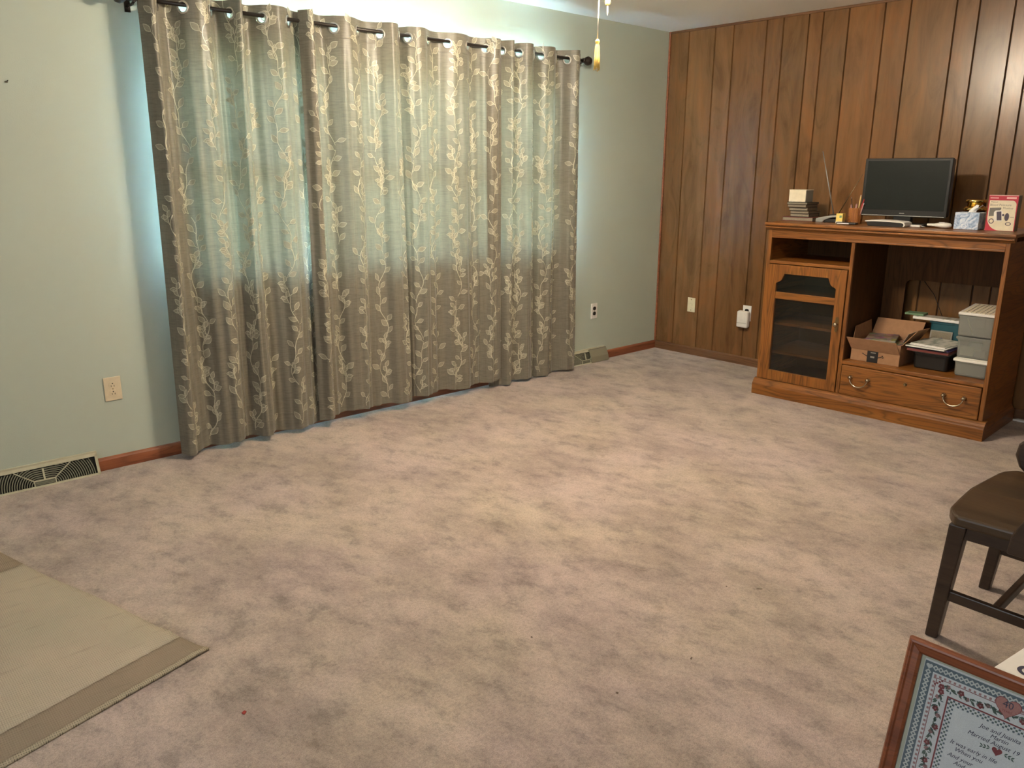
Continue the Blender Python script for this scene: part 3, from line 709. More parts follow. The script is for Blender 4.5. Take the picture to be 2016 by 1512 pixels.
# ------------------------------------------------------------------ ceiling fan (above the frame, its pull chains hang into view)
FX, FY = -2.622, -1.635
fan = empty('ceiling_fan', (FX, FY, 2.09)); tag(fan, 'ceiling fan with lit opal lamps and two pull chains hanging into view', 'ceiling fan')
def fz(z): return z-2.09
b = MB(); b.lathe([(0.085, fz(2.439)), (0.085, fz(2.425)), (0.055, fz(2.415)), (0.11, fz(2.405)), (0.135, fz(2.39)), (0.135, fz(2.345)), (0.10, fz(2.325)), (0.055, fz(2.318)), (0.055, fz(2.275)), (0.048, fz(2.265)), (1e-6, fz(2.265))], 36)
b.build('motor_housing', 'antbrass', fan)
for k in range(5):
    a = 2*PI*k/5+0.16
    X = Matrix.Rotation(a, 4, 'Z') @ Matrix.Translation((0, 0, fz(2.385))) @ Matrix.Rotation(0.16, 4, 'X')
    b = MB(); b.prism([(0.18, -0.05), (0.24, -0.058), (0.52, -0.068), (0.55, -0.055), (0.56, 0), (0.55, 0.055), (0.52, 0.068), (0.24, 0.058), (0.18, 0.05)], -0.003, 0.003, 0, X, 'xy')
    bl = b.build('blade', 'fan_blade', fan)
    b = MB(); b.prism([(0.10, -0.02), (0.20, -0.03), (0.23, 0), (0.20, 0.03), (0.10, 0.02)], -0.008, -0.003, 0, X, 'xy'); b.build('blade_iron', 'antbrass', bl)
for k in range(3):
    a = 2*PI*k/3+2.4; cx_, cy_ = 0.115*math.cos(a), 0.115*math.sin(a)
    b = MB(); b.tube([(0.04*math.cos(a), 0.04*math.sin(a), fz(2.28)), (0.08*math.cos(a), 0.08*math.sin(a), fz(2.295)), (cx_, cy_, fz(2.285)), (cx_, cy_, fz(2.268))], 0.008, 10); b.build('lamp_arm', 'antbrass', fan)
    b = MB(); b.sphere((cx_, cy_, fz(2.218)), 0.048, 18); b.build('opal_lamp', 'lamp', fan)
def chain(dx, dy, ztop, zb, tas):
    pc = empty('pull_chain', (dx, dy, 0)); pc.parent = fan
    b = MB(); b.tube([(0, 0, fz(ztop)), (0.002, 0, fz((ztop+zb)/2)), (-0.001, 0, fz(zb))], 0.0022, 8); b.build('cord', 'cord', pc)
    if tas:
        z0 = fz(tas)
        b = MB(); b.lathe([(0.003, z0), (0.008, z0-0.004), (0.0095, z0-0.011), (0.006, z0-0.016), (0.0075, z0-0.021), (0.0095, z0-0.03), (0.0115, z0-0.07), (0.0125, z0-0.108)], 18)
        for k in range(14):
            a = 2*PI*k/14; r_ = 0.0105; l_ = random.uniform(0.112, 0.124)
            b.tube([(r_*0.9*math.cos(a), r_*0.9*math.sin(a), z0-0.06), (r_*1.12*math.cos(a), r_*1.12*math.sin(a), z0-l_)], 0.0016, 5)
        b.build('tassel', 'tassel', pc)
chain(-0.026, -0.012, 2.266, 1.930, 1.938)
pc = empty('pull_chain', (0.030, -0.012, 0)); pc.parent = fan
b = MB(); b.tube([(0, 0, fz(2.266)), (0, 0, fz(2.10))], 0.0022, 8); b.build('cord', 'cord', pc)
b = MB(); b.lathe([(0.003, fz(2.112)), (0.009, fz(2.108)), (0.0115, fz(2.09)), (0.0105, fz(2.078)), (0.004, fz(2.072))], 16); b.build('tassel', 'tassel', pc)
b = MB(); b.tube([(0, 0, fz(2.074)), (0.001, 0, fz(2.035))], 0.0026, 8); b.build('cord_end', 'cord', pc)

# ------------------------------------------------------------------ rug
t = empty('area_rug', (-4.531, -1.835, 0)); tag(t, 'flat woven sage and beige rug with a taupe end band, lower left', 'rug')
# local x along the banded end away from the corner, local y along the side towards the window wall
ex = Vector((-0.9646, -0.2637, 0)); ey = Vector((-0.2774, 0.9607, 0))
def rp(u, w, z):      # u along the end, w up the side
    p = ex*u+ey*w; return Vector((p.x, p.y, z))
def rug_h(u, w):
    return 0.0065+0.006*math.exp(-((w-0.185)/0.035)**2)*math.exp(-(u/0.22)**2)+0.004*math.exp(-((w-0.30)/0.04)**2)*math.exp(-((u-0.35)/0.2)**2)+0.003*max(0, math.sin(u*7+w*3))*math.exp(-(w/0.3)**2)+0.005*math.exp(-((u-0.04)/0.05)**2-(w/0.03)**2)
def rug_part(name, m, u0, u1, w0, w1, nu, nw, th=0.006):
    b = MB(); n1 = nw+1
    for i in range(nu+1):
        for j in range(nw+1):
            u = u0+(u1-u0)*i/nu; w = w0+(w1-w0)*j/nw
            wob = 0.004*math.sin(w*9)*math.exp(-u/0.1)
            b.v.append(rp(u+wob, w, rug_h(u, w)))
    k0 = len(b.v)
    for p in list(b.v): b.v.append(Vector((p.x, p.y, max(0.0008, p.z-th))))
    for i in range(nu):
        for j in range(nw):
            q = i*n1+j; b.f.append([q, q+1, q+n1+1, q+n1]); b.f.append([k0+q, k0+q+n1, k0+q+n1+1, k0+q+1])
    edge = [i*n1 for i in range(nu+1)]+[nu*n1+j for j in range(1, n1)]+[i*n1+nw for i in range(nu-1, -1, -1)]+[j for j in range(nw-1, 0, -1)]
    for i in range(len(edge)):
        a_, b_ = edge[i], edge[(i+1) % len(edge)]; b.f.append([a_, b_, k0+b_, k0+a_])
    b.m = [0]*len(b.f); b.sm = [True]*len(b.f)
    o = b.build(name, m, t)
    return o
rug_part('woven_field', 'rug', 0.0, 1.7, 0.128, 1.03, 60, 60)
rug_part('end_band', 'rug_border', 0.0, 1.7, 0.018, 0.128, 60, 8)
rug_part('corded_edge', 'rug_edge', -0.004, 1.7, 0.0, 0.018, 60, 3, 0.0075)
rug_part('far_band', 'rug_border', 0.0, 1.7, 1.03, 1.20, 60, 8)

# ------------------------------------------------------------------ entertainment centre
CAB_R = math.atan2(-0.99947, 0.0325)
cab = empty('entertainment_center', (-0.669, -1.323, 0), CAB_R)
tag(cab, 'honey oak entertainment center with glass door and drawer against wood panelling', 'cabinet')
TOP = 1.112
def cp(name, m, *boxes, bevel=0.002, parent=cab):
    b = MB()
    for q in boxes: b.box(*q)
    return b.build(name, m, parent, bevel=bevel)
W = 1.366
# plinth with moulded ledge
b = MB(); pf = [(0.0, 0), (0.0, 0.066), (0.003, 0.074), (0.010, 0.080), (0.014, 0.090), (0.022, 0.098), (0.030, 0.104), (0.06, 0.104), (0.06, 0)]
b.prism(pf, 0.0, 1.385, 0, None, 'yz'); b.build('plinth', 'oak_x', cab)
b = MB(); ps = [(0.0, 0), (0.0, 0.066), (0.012, 0.085), (0.020, 0.104), (0.03, 0.104), (0.03, 0)]
b.prism([(x, z) for x, z in ps], 0.05, 0.575, 0, None, 'xz'); b.build('plinth_side', 'oak_y', cab)
b = MB(); b.prism([(1.385-x, z) for x, z in ps], 0.05, 0.575, 0, None, 'xz'); b.build('plinth_side', 'oak_y', cab)
# top with stepped moulding
b = MB(); b.box(-0.006, 1.392, 0.0, 0.585, TOP-0.018, TOP); b.build('top_board', 'oak_x', cab, bevel=0.004, seg=3)
b = MB(); mp = [(0.013, TOP-0.018), (0.013, TOP-0.0235), (0.003, TOP-0.025), (0.003, TOP-0.033), (0.014, TOP-0.036), (0.022, TOP-0.046), (0.05, TOP-0.046), (0.05, TOP-0.018)]
b.prism(mp, 0.000, 1.386, 0, None, 'yz'); b.build('cornice', 'oak_x', cab, bevel=0.001)
# carcass sides, divider, back
cp('side_panel', 'oak_y', (0.012, 0.030, 0.05, 0.575, 0.10, TOP-0.046)); cp('side_panel', 'oak_y', (W-0.018, W, 0.05, 0.575, 0.10, TOP-0.046))
cp('face_stile', 'oak_z', (0.012, 0.036, 0.030, 0.050, 0.104, TOP-0.046)); cp('face_stile', 'oak_z', (1.344, W, 0.030, 0.050, 0.104, TOP-0.046))
b = MB(); b.box(0.036, 1.344, 0.030, 0.050, 1.018, TOP-0.046); b.build('frieze_rail', 'oak_x', cab, bevel=0.002)
b = MB(); b.box(0.036, 1.344, 0.026, 0.031, 1.018, 1.028); b.build('frieze_bead', 'oak_x', cab, bevel=0.002)
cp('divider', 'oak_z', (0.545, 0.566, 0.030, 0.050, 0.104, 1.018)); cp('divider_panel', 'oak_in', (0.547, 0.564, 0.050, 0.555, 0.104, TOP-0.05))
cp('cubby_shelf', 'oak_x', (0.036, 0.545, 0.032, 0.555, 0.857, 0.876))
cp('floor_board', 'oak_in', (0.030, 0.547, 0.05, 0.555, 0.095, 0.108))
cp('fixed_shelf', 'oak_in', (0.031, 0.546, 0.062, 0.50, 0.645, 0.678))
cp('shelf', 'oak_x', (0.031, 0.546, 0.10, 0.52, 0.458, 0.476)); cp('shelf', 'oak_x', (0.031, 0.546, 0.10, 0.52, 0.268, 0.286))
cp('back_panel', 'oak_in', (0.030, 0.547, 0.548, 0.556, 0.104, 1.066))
# television bay: deck, drawer, back panel with rounded cut-out
cp('bay_deck', 'oak_x', (0.566, 1.344, 0.032, 0.555, 0.290, 0.312)); cp('bottom_rail', 'oak_x', (0.566, 1.344, 0.032, 0.05, 0.088, 0.103))
b = MB(); cx0, cx1, cz0, cz1, rr = 0.695, 1.235, 0.40, 0.772, 0.035
inner = []
for (qx, qz, a0) in ((cx1-rr, cz1-rr, 0), (cx0+rr, cz1-rr, 90), (cx0+rr, cz0+rr, 180), (cx1-rr, cz0+rr, 270)):
    for k in range(7):
        a = math.radians(a0+15*k); inner.append((qx+rr*math.cos(a), qz+rr*math.sin(a)))
bmx = [(1.348, 1.066), (0.564, 1.066), (0.564, 0.30), (1.348, 0.30)]
vs = []; fs = []
for y in (0.540, 0.550):
    vs += [(x, y, z) for x, z in inner]; vs += [(x, y, z) for x, z in bmx]
n = len(inner); st = n+4
for o_ in (0, st):
    for q in range(4):
        for k in range(6): fs.append((o_+7*q+k, o_+7*q+k+1, o_+n+q))
        fs.append((o_+7*q+6, o_+(7*q+7) % n, o_+n+(q+1) % 4, o_+n+q))
for k in range(n): fs.append((k, (k+1) % n, st+(k+1) % n, st+k))
for q in range(4): fs.append((n+q, n+(q+1) % 4, st+n+(q+1) % 4, st+n+q))
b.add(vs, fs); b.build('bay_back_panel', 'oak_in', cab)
# glazed door with shaped top rail
dr = empty('door', (0.034, 0.030, 0.108)); dr.parent = cab
DW, DH = 0.506, 0.745
def door_pt(k): return k
gl, gr_, gb = 0.060, DW-0.058, 0.064
shoulder, crown = 0.628, 0.690
outer = [(0, 0), (DW, 0), (DW, DH), (0, DH)]
arch = [(gl, gb), (gl, shoulder)]
for k in range(1, 8):                                  # left ogee: scooped corner
    a = PI/2*k/8; arch.append((gl+0.046*math.sin(a)*1.0, shoulder+0.006+0.050*(1-math.cos(a))))
arch += [(gl+0.052, crown)]
arch_r = [(gl+gr_-x, z) for x, z in reversed(arch)]
inn = arch+arch_r
b = MB(); y0, y1 = -0.006, 0.016
def ring(outer_pts, inner_pts, y0, y1):
    no, ni = len(outer_pts), len(inner_pts); vs = []; fs = []
    bmt = bmesh.new(); 
    ov = [bmt.verts.new((x, y0, z)) for x, z in outer_pts]; iv = [bmt.verts.new((x, y0, z)) for x, z in inner_pts]
    ed = [bmt.edges.new((ov[i], ov[(i+1) % no])) for i in range(no)]+[bmt.edges.new((iv[i], iv[(i+1) % ni])) for i in range(ni)]
    bmesh.ops.triangle_fill(bmt, use_beauty=True, use_dissolve=False, edges=ed, normal=(0, -1, 0))
    r_ = bmesh.ops.extrude_face_region(bmt, geom=list(bmt.faces))
    for g_ in r_['geom']:
        if isinstance(g_, bmesh.types.BMVert): g_.co.y = y1
    bmt.verts.index_update()
    vs = [v_.co.copy() for v_ in bmt.verts]; fs = [[v_.index for v_ in f_.verts] for f_ in bmt.faces]
    bmt.free(); return vs, fs
vs, fs = ring(outer, inn, y0, y1); b.add(vs, fs); b.build('door_frame', 'oak_z', dr, bevel=0.0025)
b = MB(); b.box(gl-0.008, gr_+0.008, 0.008, 0.011, gb-0.008, crown+0.006); b.build('door_glass', 'smoked', dr)
b = MB(); b.box(gl-0.002, gr_+0.002, -0.001, 0.0075, 0.530, 0.573); b.build('crossbar', 'oak_x', dr, bevel=0.0015)
kn = empty('door_knob', (DW-0.030, -0.006, 0.418)); kn.parent = dr
b = MB(); b.lathe([(0.010, 0), (0.010, 0.003), (0.005, 0.006), (0.005, 0.014), (0.012, 0.019), (0.014, 0.026), (0.009, 0.031), (1e-6, 0.032)], 18, 0, Matrix.Rotation(PI/2, 4, 'X')); b.build('knob', 'chrome', kn)
b = MB(); b.prism([(-0.008, -0.045), (0.008, -0.045), (0.011, -0.015), (0.011, 0.015), (0.008, 0.045), (-0.008, 0.045), (-0.011, 0.015), (-0.011, -0.015)], -0.002, 0); b.build('backplate', 'antbrass', kn)
# drawer
dw = empty('drawer', (0.566, 0.030, 0.1045)); dw.parent = cab
b = MB(); b.box(0.004, 0.774, -0.008, 0.018, 0.0, 0.182); b.build('drawer_front', 'oak_x', dw, bevel=0.006, seg=3)
def bail(xc, zc):
    h = empty('drawer_pull', (xc, -0.008, zc)); h.parent = dw
    for s in (-1, 1):
        b = MB(); b.lathe([(0.012, 0), (0.013, 0.003), (0.007, 0.006), (0.006, 0.013), (0.011, 0.018), (0.010, 0.025), (1e-6, 0.028)], 16, 0, Matrix.Translation((s*0.052, 0, 0)) @ Matrix.Rotation(PI/2, 4, 'X')); b.build('post', 'chrome', h)
    b = MB(); pts = []
    for k in range(17):
        a = PI*k/16; x = -0.052*math.cos(a); z = -0.050*math.sin(a)**0.7
        pts.append((x*(1-0.14*math.sin(a)), -0.020-0.004*math.sin(a), z))
    b.tube(pts, [0.0034+0.0022*math.sin(PI*k/16)**4 for k in range(17)], 10); b.build('bail', 'chrome', h)
bail(0.120, 0.116); bail(0.645, 0.112)
b = MB(); b.lathe([(0.0105, 0), (0.0105, 0.003), (0.008, 0.004), (0.0075, 0.0025), (1e-6, 0.0025)], 20, 0, Matrix.Translation((0.382, -0.008, 0.130)) @ Matrix.Rotation(PI/2, 4, 'X')); b.box(0.3805, 0.3835, -0.0125, -0.0085, 0.124, 0.133)
b.build('keyhole', 'antbrass', dw)

# world placement helper for things that stand on or in the cabinet
CX = Matrix.Translation((-0.669, -1.323, 0)) @ Matrix.Rotation(CAB_R, 4, 'Z')
def on_cab(name, u, v, z, rz=0.0):
    p = CX @ Vector((u, v, z)); return empty(name, p, CAB_R+rz)
EPS = 0.0006
# --- books
def book(u, v, z, w, d, h, cover, rz, label):
    t = on_cab('book', u, v, z, rz); tag(t, label, 'book', 'books stacked on the cabinet top')
    b = MB(); c = min(0.003, h*0.16)
    b.box(0, w, 0, d, 0, c); b.box(0, w, 0, d, h-c, h); b.box(0, w, d-c, d, c, h-c); b.build('cover', cover, t, bevel=0.0008)
    b = MB(); b.box(0.003, w-0.003, 0.003, d-c, c, h-c); b.build('pages', 'pages', t)
z = TOP+EPS
book(-0.060+0.035, 0.26, z, 0.205, 0.150, 0.024, 'maroon', 0.02, 'wide maroon book at the bottom of the stack on the cabinet'); z += 0.024+EPS
book(0.006, 0.30, z, 0.128, 0.155, 0.020, 'darkgreen', 0.03, 'dark green book with pale page edges, second from bottom of the stack'); z += 0.020+EPS
book(0.004, 0.30, z, 0.128, 0.160, 0.016, 'brownbook', -0.02, 'thin dark brown book in the middle of the stack'); z += 0.016+EPS
book(-0.006, 0.30, z, 0.126, 0.150, 0.022, 'darkgreen', 0.05, 'thicker olive dark book under the top book of the stack'); z += 0.022+EPS
book(-0.012, 0.29, z, 0.128, 0.160, 0.018, 'brownbook', 0.0, 'slim dark-backed book wider than those below, topmost of the stack'); z += 0.018+EPS
book(-0.018, 0.29, z, 0.140, 0.165, 0.013, 'darkgreen', 0.01, 'flat grey-edged book directly under the cream note box'); z += 0.013+EPS
t = on_cab('note_box', -0.012, 0.30, z, 0.0); tag(t, 'cream and grey paper box on top of the book stack', 'box')
b = MB(); b.box(0, 0.116, 0, 0.10, 0, 0.076); b.build('box_body', 'grey_paper', t, bevel=0.004)
b = MB(); b.box(0.002, 0.114, -0.0015, 0.0, 0.002, 0.074); b.build('front_label', 'cream', t)
b = MB(); b.box(-0.001, 0.117, -0.001, 0.101, 0.074, 0.078); b.build('lid', 'cream', t, bevel=0.002)
# --- antenna
t = on_cab('antenna', 0.205, 0.25, TOP, 0.10); tag(t, 'silver and black indoor antenna with two thin rods left of the TV', 'antenna')
b = MB(); b.prism([(0.0, 0.0), (0.045, 0.0), (0.055, 0.014), (0.09, 0.028), (0.16, 0.040), (0.158, 0.050), (0.08, 0.041), (0.02, 0.030), (0.0, 0.022)], 0, 0.05); b.build('base_shell', 'silver', t, bevel=0.004)
b = MB(); b.box(0.05, 0.155, 0.01, 0.10, 0.0, 0.020); b.box(0.07, 0.15, 0.04, 0.10, 0.02, 0.048); b.build('base_block', 'black', t, bevel=0.004)
b = MB(); b.tube([(0.085, 0.075, 0.045), (-0.025, 0.085, 0.43)], [0.0042, 0.0024], 8); b.build('rod', 'silver', t)
b = MB(); b.tube([(0.11, 0.075, 0.045), (0.235, 0.075, 0.295)], [0.0032, 0.0016], 8); b.build('rod', 'antbrass', t)
# --- yellow note tub, cane cup and pens
t = on_cab('yellow_note_cube', 0.357, 0.20, TOP+EPS, 0.05); tag(t, 'small yellow paper cube beside the cane pen cup', 'note cube')
b = MB(); b.box(0.0, 0.042, 0, 0.045, 0, 0.014); b.build('holder', 'cream', t, bevel=0.002)
b = MB(); b.box(0.001, 0.041, 0.001, 0.044, 0.014, 0.060); b.build('paper_block', 'yellow', t, bevel=0.001)
b = MB(); b.box(0.022, 0.036, -0.0006, 0.0, 0.034, 0.048); b.build('printed_mark', 'greenpaper', t)
PU, PV = 0.432, 0.30
t = on_cab('pen_cup', PU, PV, TOP+EPS); tag(t, 'woven orange cane cup holding pens in front of the TV', 'cup')
b = MB(); prof = [(0.034, 0.0)]
for k in range(15): prof.append((0.0365+0.0022*(k % 2), 0.006*k+0.003))
prof += [(0.038, 0.092), (0.034, 0.092), (0.033, 0.006), (1e-6, 0.006)]
b.lathe(prof, 28); b.build('woven_wall', 'cane', t)
b = MB()
for k in range(28):
    a = 2*PI*k/28; b.tube([(0.0372*math.cos(a), 0.0372*math.sin(a), 0.0), (0.0385*math.cos(a), 0.0385*math.sin(a), 0.09)], 0.0016, 5)
b.build('uprights', 'cane', t)
def pen(dx, dy, hgt, lx, ly, m, label, r=0.0035, tip=None):
    t = on_cab('pen', PU+dx, PV+dy, TOP+0.008); tag(t, label, 'pen', 'pens in the cane cup')
    b = MB(); b.tube([(0, 0, 0), (lx, ly, hgt)], r, 8); b.build('barrel', m, t)
    b = MB(); q = Vector((lx, ly, hgt)); b.tube([q, q*1.07], [r*0.9, r*0.4], 8); b.build('pen_end', tip or m, t)
pen(0.010, 0.0, 0.152, 0.010, 0.004, 'pencil', 'tall yellow pencil in the cane cup beside the TV', 0.0035, 'cream')
pen(0.012, -0.010, 0.134, 0.034, 0.006, 'redpen', 'red pen leaning right out of the cane cup', 0.0045)
pen(0.014, 0.010, 0.122, 0.024, 0.01, 'redpen', 'shorter dark red pen between pencil and red pen', 0.004, 'dark')
pen(-0.010, 0.008, 0.140, -0.030, 0.008, 'black', 'thin black pen leaning left with a bright tip', 0.0022, 'silver')
pen(0.0, -0.014, 0.104, 0.012, -0.012, 'pinkstone', 'dusty pink pen low in front of the cane cup', 0.005)
pen(-0.016, -0.006, 0.100, -0.008, -0.010, 'pinkstone', 'short pink-brown pen at left rim of the cane cup', 0.0045)
pen(0.02, -0.004, 0.108, 0.030, -0.010, 'pinkstone', 'pale pinkish pen at right rim of the cane cup', 0.004, 'paper')
# --- small black remote in front of cup
t = on_cab('remote_control', 0.392, 0.13, TOP+EPS, 0.03); tag(t, 'black flat remote with pale strip, in front of the pen cup', 'remote')
b = MB(); b.box(0, 0.118, 0, 0.042, 0, 0.013); b.build('case', 'black', t, bevel=0.004, seg=3)
b = MB(); b.box(0.006, 0.078, -0.0006, 0.0004, 0.003, 0.008); b.build('pale_strip', 'paper', t)
# --- television
t = on_cab('television', 0.705, 0.315, TOP+EPS, 0.0); tag(t, 'black flat-screen television on the oak cabinet', 'television')
b = MB(); b.prism([(-0.15, 0.0), (0.15, 0.0), (0.17, 0.07), (0.13, 0.16), (-0.13, 0.16), (-0.17, 0.07)], 0, 0.014, 0, Matrix.Translation((0, -0.07, 0)), 'xy'); b.build('stand_base', 'black', t, bevel=0.005)
b = MB(); b.box(-0.05, 0.05, -0.005, 0.035, 0.012, 0.10); b.build('stand_neck', 'black', t, bevel=0.004)
TX = Matrix.Rotation(0.03, 4, 'Z')
def tvbox(name, m, q, bev=0.002):
    b = MB(); b.box(*q, 0, TX); return b.build(name, m, t, bevel=bev)
tvbox('cabinet_shell', 'black', (-0.240, 0.240, 0.0, 0.050, 0.054, 0.380), 0.008)
tvbox('bezel', 'black', (-0.243, 0.243, -0.014, 0.006, 0.050, 0.384), 0.005)
tvbox('screen_panel', 'screen', (-0.226, 0.226, -0.0152, -0.012, 0.088, 0.370), 0.0005)
tvbox('silver_line', 'silver', (-0.232, 0.232, -0.0156, -0.010, 0.0535, 0.0575), 0.0005)
b = MB(); b.box(-0.014, 0.014, -0.0158, -0.0150, 0.0685, 0.0725, 0, TX); b.build('maker_mark', 'silver', t, bevel=0.001)
# --- white curved box in front of TV
t = on_cab('set_top_box', 0.685, 0.12, TOP+EPS, -0.02); tag(t, 'low black box with curved white top edge in front of the TV', 'set-top box')
b = MB(); b.prism([(-0.100, 0.0), (0.100, 0.0), (0.108, 0.008), (0.108, 0.026), (-0.112, 0.026)], 0.004, 0.10); b.build('case', 'black', t, bevel=0.002)
b = MB(); pts = [(-0.118, 0.030), (-0.06, 0.034), (0.02, 0.034), (0.09, 0.030), (0.108, 0.024), (0.112, 0.010), (0.106, 0.003)]
outl = [(x, z) for x, z in pts]+[(x-0.006 if x > 0.1 else x, z-0.010 if x < 0.1 else z) for x, z in reversed(pts)]
outl = [(-0.118, 0.030), (-0.06, 0.035), (0.02, 0.035), (0.09, 0.031), (0.108, 0.025), (0.114, 0.012), (0.106, 0.001), (0.102, 0.004), (0.106, 0.013), (0.102, 0.020), (0.088, 0.024), (0.02, 0.027), (-0.06, 0.027), (-0.116, 0.024)]
b.prism(outl, 0.0, 0.106); b.build('white_rim', 'white', t, bevel=0.0015)
# --- small white plastic cap, white handset
t = on_cab('white_adapter', 0.822, 0.20, TOP+EPS); tag(t, 'small flat white adapter lying right of the TV foot', 'adapter')
b = MB(); b.box(-0.030, 0.030, 0, 0.03, 0, 0.012); b.build('case', 'white', t, bevel=0.004, seg=3)
b = MB(); b.tube([(0.03, 0.015, 0.006), (0.042, 0.02, 0.004), (0.05, 0.03, 0.003)], 0.002, 6); b.build('lead', 'white', t)
t = on_cab('massager', 0.945, 0.22, TOP+EPS); tag(t, 'white rounded handheld device lying on cabinet left of the tissue box', 'handheld device')
b = MB(); prof = [(1e-6, -0.062), (0.008, -0.060), (0.0095, -0.045), (0.010, -0.025), (0.015, -0.005), (0.0195, 0.020), (0.020, 0.038), (0.015, 0.058), (0.008, 0.066), (1e-6, 0.068)]
b.lathe(prof, 22, 0, Matrix.Translation((0, 0, 0.0165)) @ Matrix.Rotation(PI/2, 4, 'Y') @ Matrix.Diagonal((0.8, 1.25, 1, 1))); b.build('body', 'white', t)
b = MB(); b.box(0.0, 0.028, -0.006, 0.006, 0.0310, 0.0335); b.build('switch', 'paper', t, bevel=0.001)
# --- tissue box
t = on_cab('tissue_box', 1.026, 0.205, TOP+EPS, 0.0); tag(t, 'blue and white marbled cube tissue box near the cabinet edge', 'tissue box')
b = MB(); b.box(0, 0.124, 0, 0.112, 0, 0.092); b.build('carton', 'tissue_print', t, bevel=0.003)
b = MB(); b.prism([(0.062+0.034*math.cos(2*PI*k/20), 0.056+0.022*math.sin(2*PI*k/20)) for k in range(20)], 0.0918, 0.0926, 0, None, 'xy'); b.build('opening', 'paper', t)
b = MB(); vs = []; fs = []
for i in range(9):
    for j in range(5):
        a = 2*PI*i/8; f = j/4; rr_ = 0.020*(1-0.3*f)+0.016*f*math.sin(3*a)
        vs.append((0.066+rr_*math.cos(a)+0.02*f*f+0.014*f, 0.058+rr_*0.6*math.sin(a), 0.090+0.036*f+0.008*f*math.sin(2*a+1)))
for i in range(8):
    for j in range(4): fs.append((5*i+j, 5*i+5+j, 5*i+6+j, 5*i+j+1))
b.add(vs, fs, 0, True); b.build('tissue', 'paper', t)
# --- brass-lidded jar behind
t = on_cab('brass_lidded_jar', 1.062, 0.415, TOP+EPS); tag(t, 'glass jar with gold lid bands standing behind the tissue box', 'jar')
b = MB(); b.lathe([(0.052, 0), (0.058, 0.006), (0.058, 0.085), (0.050, 0.094), (0.046, 0.094), (0.053, 0.084), (0.053, 0.010), (1e-6, 0.008)], 32); b.build('jar_glass', 'jar', t)
b = MB(); b.lathe([(0.056, 0.094), (0.062, 0.096), (0.063, 0.106), (0.060, 0.112), (0.048, 0.116), (0.044, 0.120), (1e-6, 0.120)], 32); b.build('lower_lid', 'brass', t)
b = MB(); b.lathe([(0.042, 0.1205), (0.042, 0.138), (0.053, 0.140), (0.055, 0.152), (0.050, 0.157), (1e-6, 0.158)], 32); b.build('upper_lid', 'brass', t)
# --- blood pressure monitor carton
t = on_cab('blood_pressure_monitor_box', 1.176, 0.235, TOP+EPS, 0.02); tag(t, 'red and white blood pressure monitor carton at cabinet right end', 'box')
bw, bh, bd = 0.140, 0.187, 0.070
b = MB(); b.box(0, bw, 0, bd, 0, bh, 0); b.build('carton', 'grey_paper', t, bevel=0.001)
FXm = Matrix.Translation((0, -0.0006, 0)) @ Matrix.Rotation(PI/2, 4, 'X')      # local xy of the front face
b = MB(); b.prism([(0, 0), (bw, 0), (bw, bh), (0, bh)], -0.0001, 0.0003, 0, FXm, 'xy'); b.build('front_red', 'red', t)
pan = [(0.005, 0.160), (0.098, 0.160)]
for k in range(9):
    a = PI/2*(1-k/8); pan.append((0.112+0.022*math.cos(a), 0.136+0.024*math.sin(a)))
pan += [(bw-0.004, 0.05), (bw-0.004, 0.001), (0.072, 0.001)]
for k in range(9):
    a = PI/2*k/8; pan.append((0.072-0.067*math.sin(a), 0.069-0.068*math.cos(a)))
b = MB(); b.prism(pan, 0.0003, 0.0006, 0, FXm, 'xy'); b.build('front_panel', 'cream', t)
def fx(z): return FXm @ Matrix.Translation((0, 0, z))
b = MB(); b.box(0.006, 0.046, 0.170, 0.1745, 0.0004, 0.0007, 0, FXm); b.box(0.084, 0.130, 0.168, 0.178, 0.0004, 0.0007, 0, FXm); b.prism([(0, bh-0.003), (bw, bh-0.003), (bw, bh), (0, bh)], 0.0003, 0.0006, 0, FXm, 'xy'); b.build('pale_printing', 'pinkw', t)
b = MB(); b.text('Manual', 0.0115, fx(0.0008) @ Matrix.Translation((0.012, 0.1475, 0)), 0); b.text('Blood Pressure', 0.0165, fx(0.0008) @ Matrix.Translation((0.009, 0.131, 0)), 0); b.text('Monitor', 0.0150, fx(0.0008) @ Matrix.Translation((0.073, 0.115, 0)), 0); b.box(0.112, 0.130, 0.073, 0.0755, 0.0006, 0.0008, 0, FXm)
b.build('lettering', 'printgrey', t)
b = MB(); b.prism([(0.010, 0.075), (0.042, 0.078), (0.066, 0.116), (0.064, 0.123), (0.010, 0.120)], 0.0006, 0.0008, 0, FXm, 'xy'); b.build('cuff_print', 'printgrey', t)
b = MB(); b.prism([(0.036, 0.053), (0.070, 0.050), (0.078, 0.055), (0.074, 0.100), (0.066, 0.108), (0.040, 0.106), (0.033, 0.098)], 0.0008, 0.0010, 0, FXm, 'xy'); b.build('monitor_print', 'white', t)
b = MB(); b.prism([(0.052, 0.055), (0.075, 0.056), (0.068, 0.103), (0.045, 0.100)], 0.0010, 0.0012, 0, FXm, 'xy'); b.box(0.074, 0.084, 0.078, 0.089, 0.001, 0.0012, 0, FXm)
b.prism([(0.085+0.011*math.cos(2*PI*k/16)+0.012, 0.074+0.021*math.sin(2*PI*k/16)) for k in range(16)], 0.0008, 0.0010, 0, FXm, 'xy')
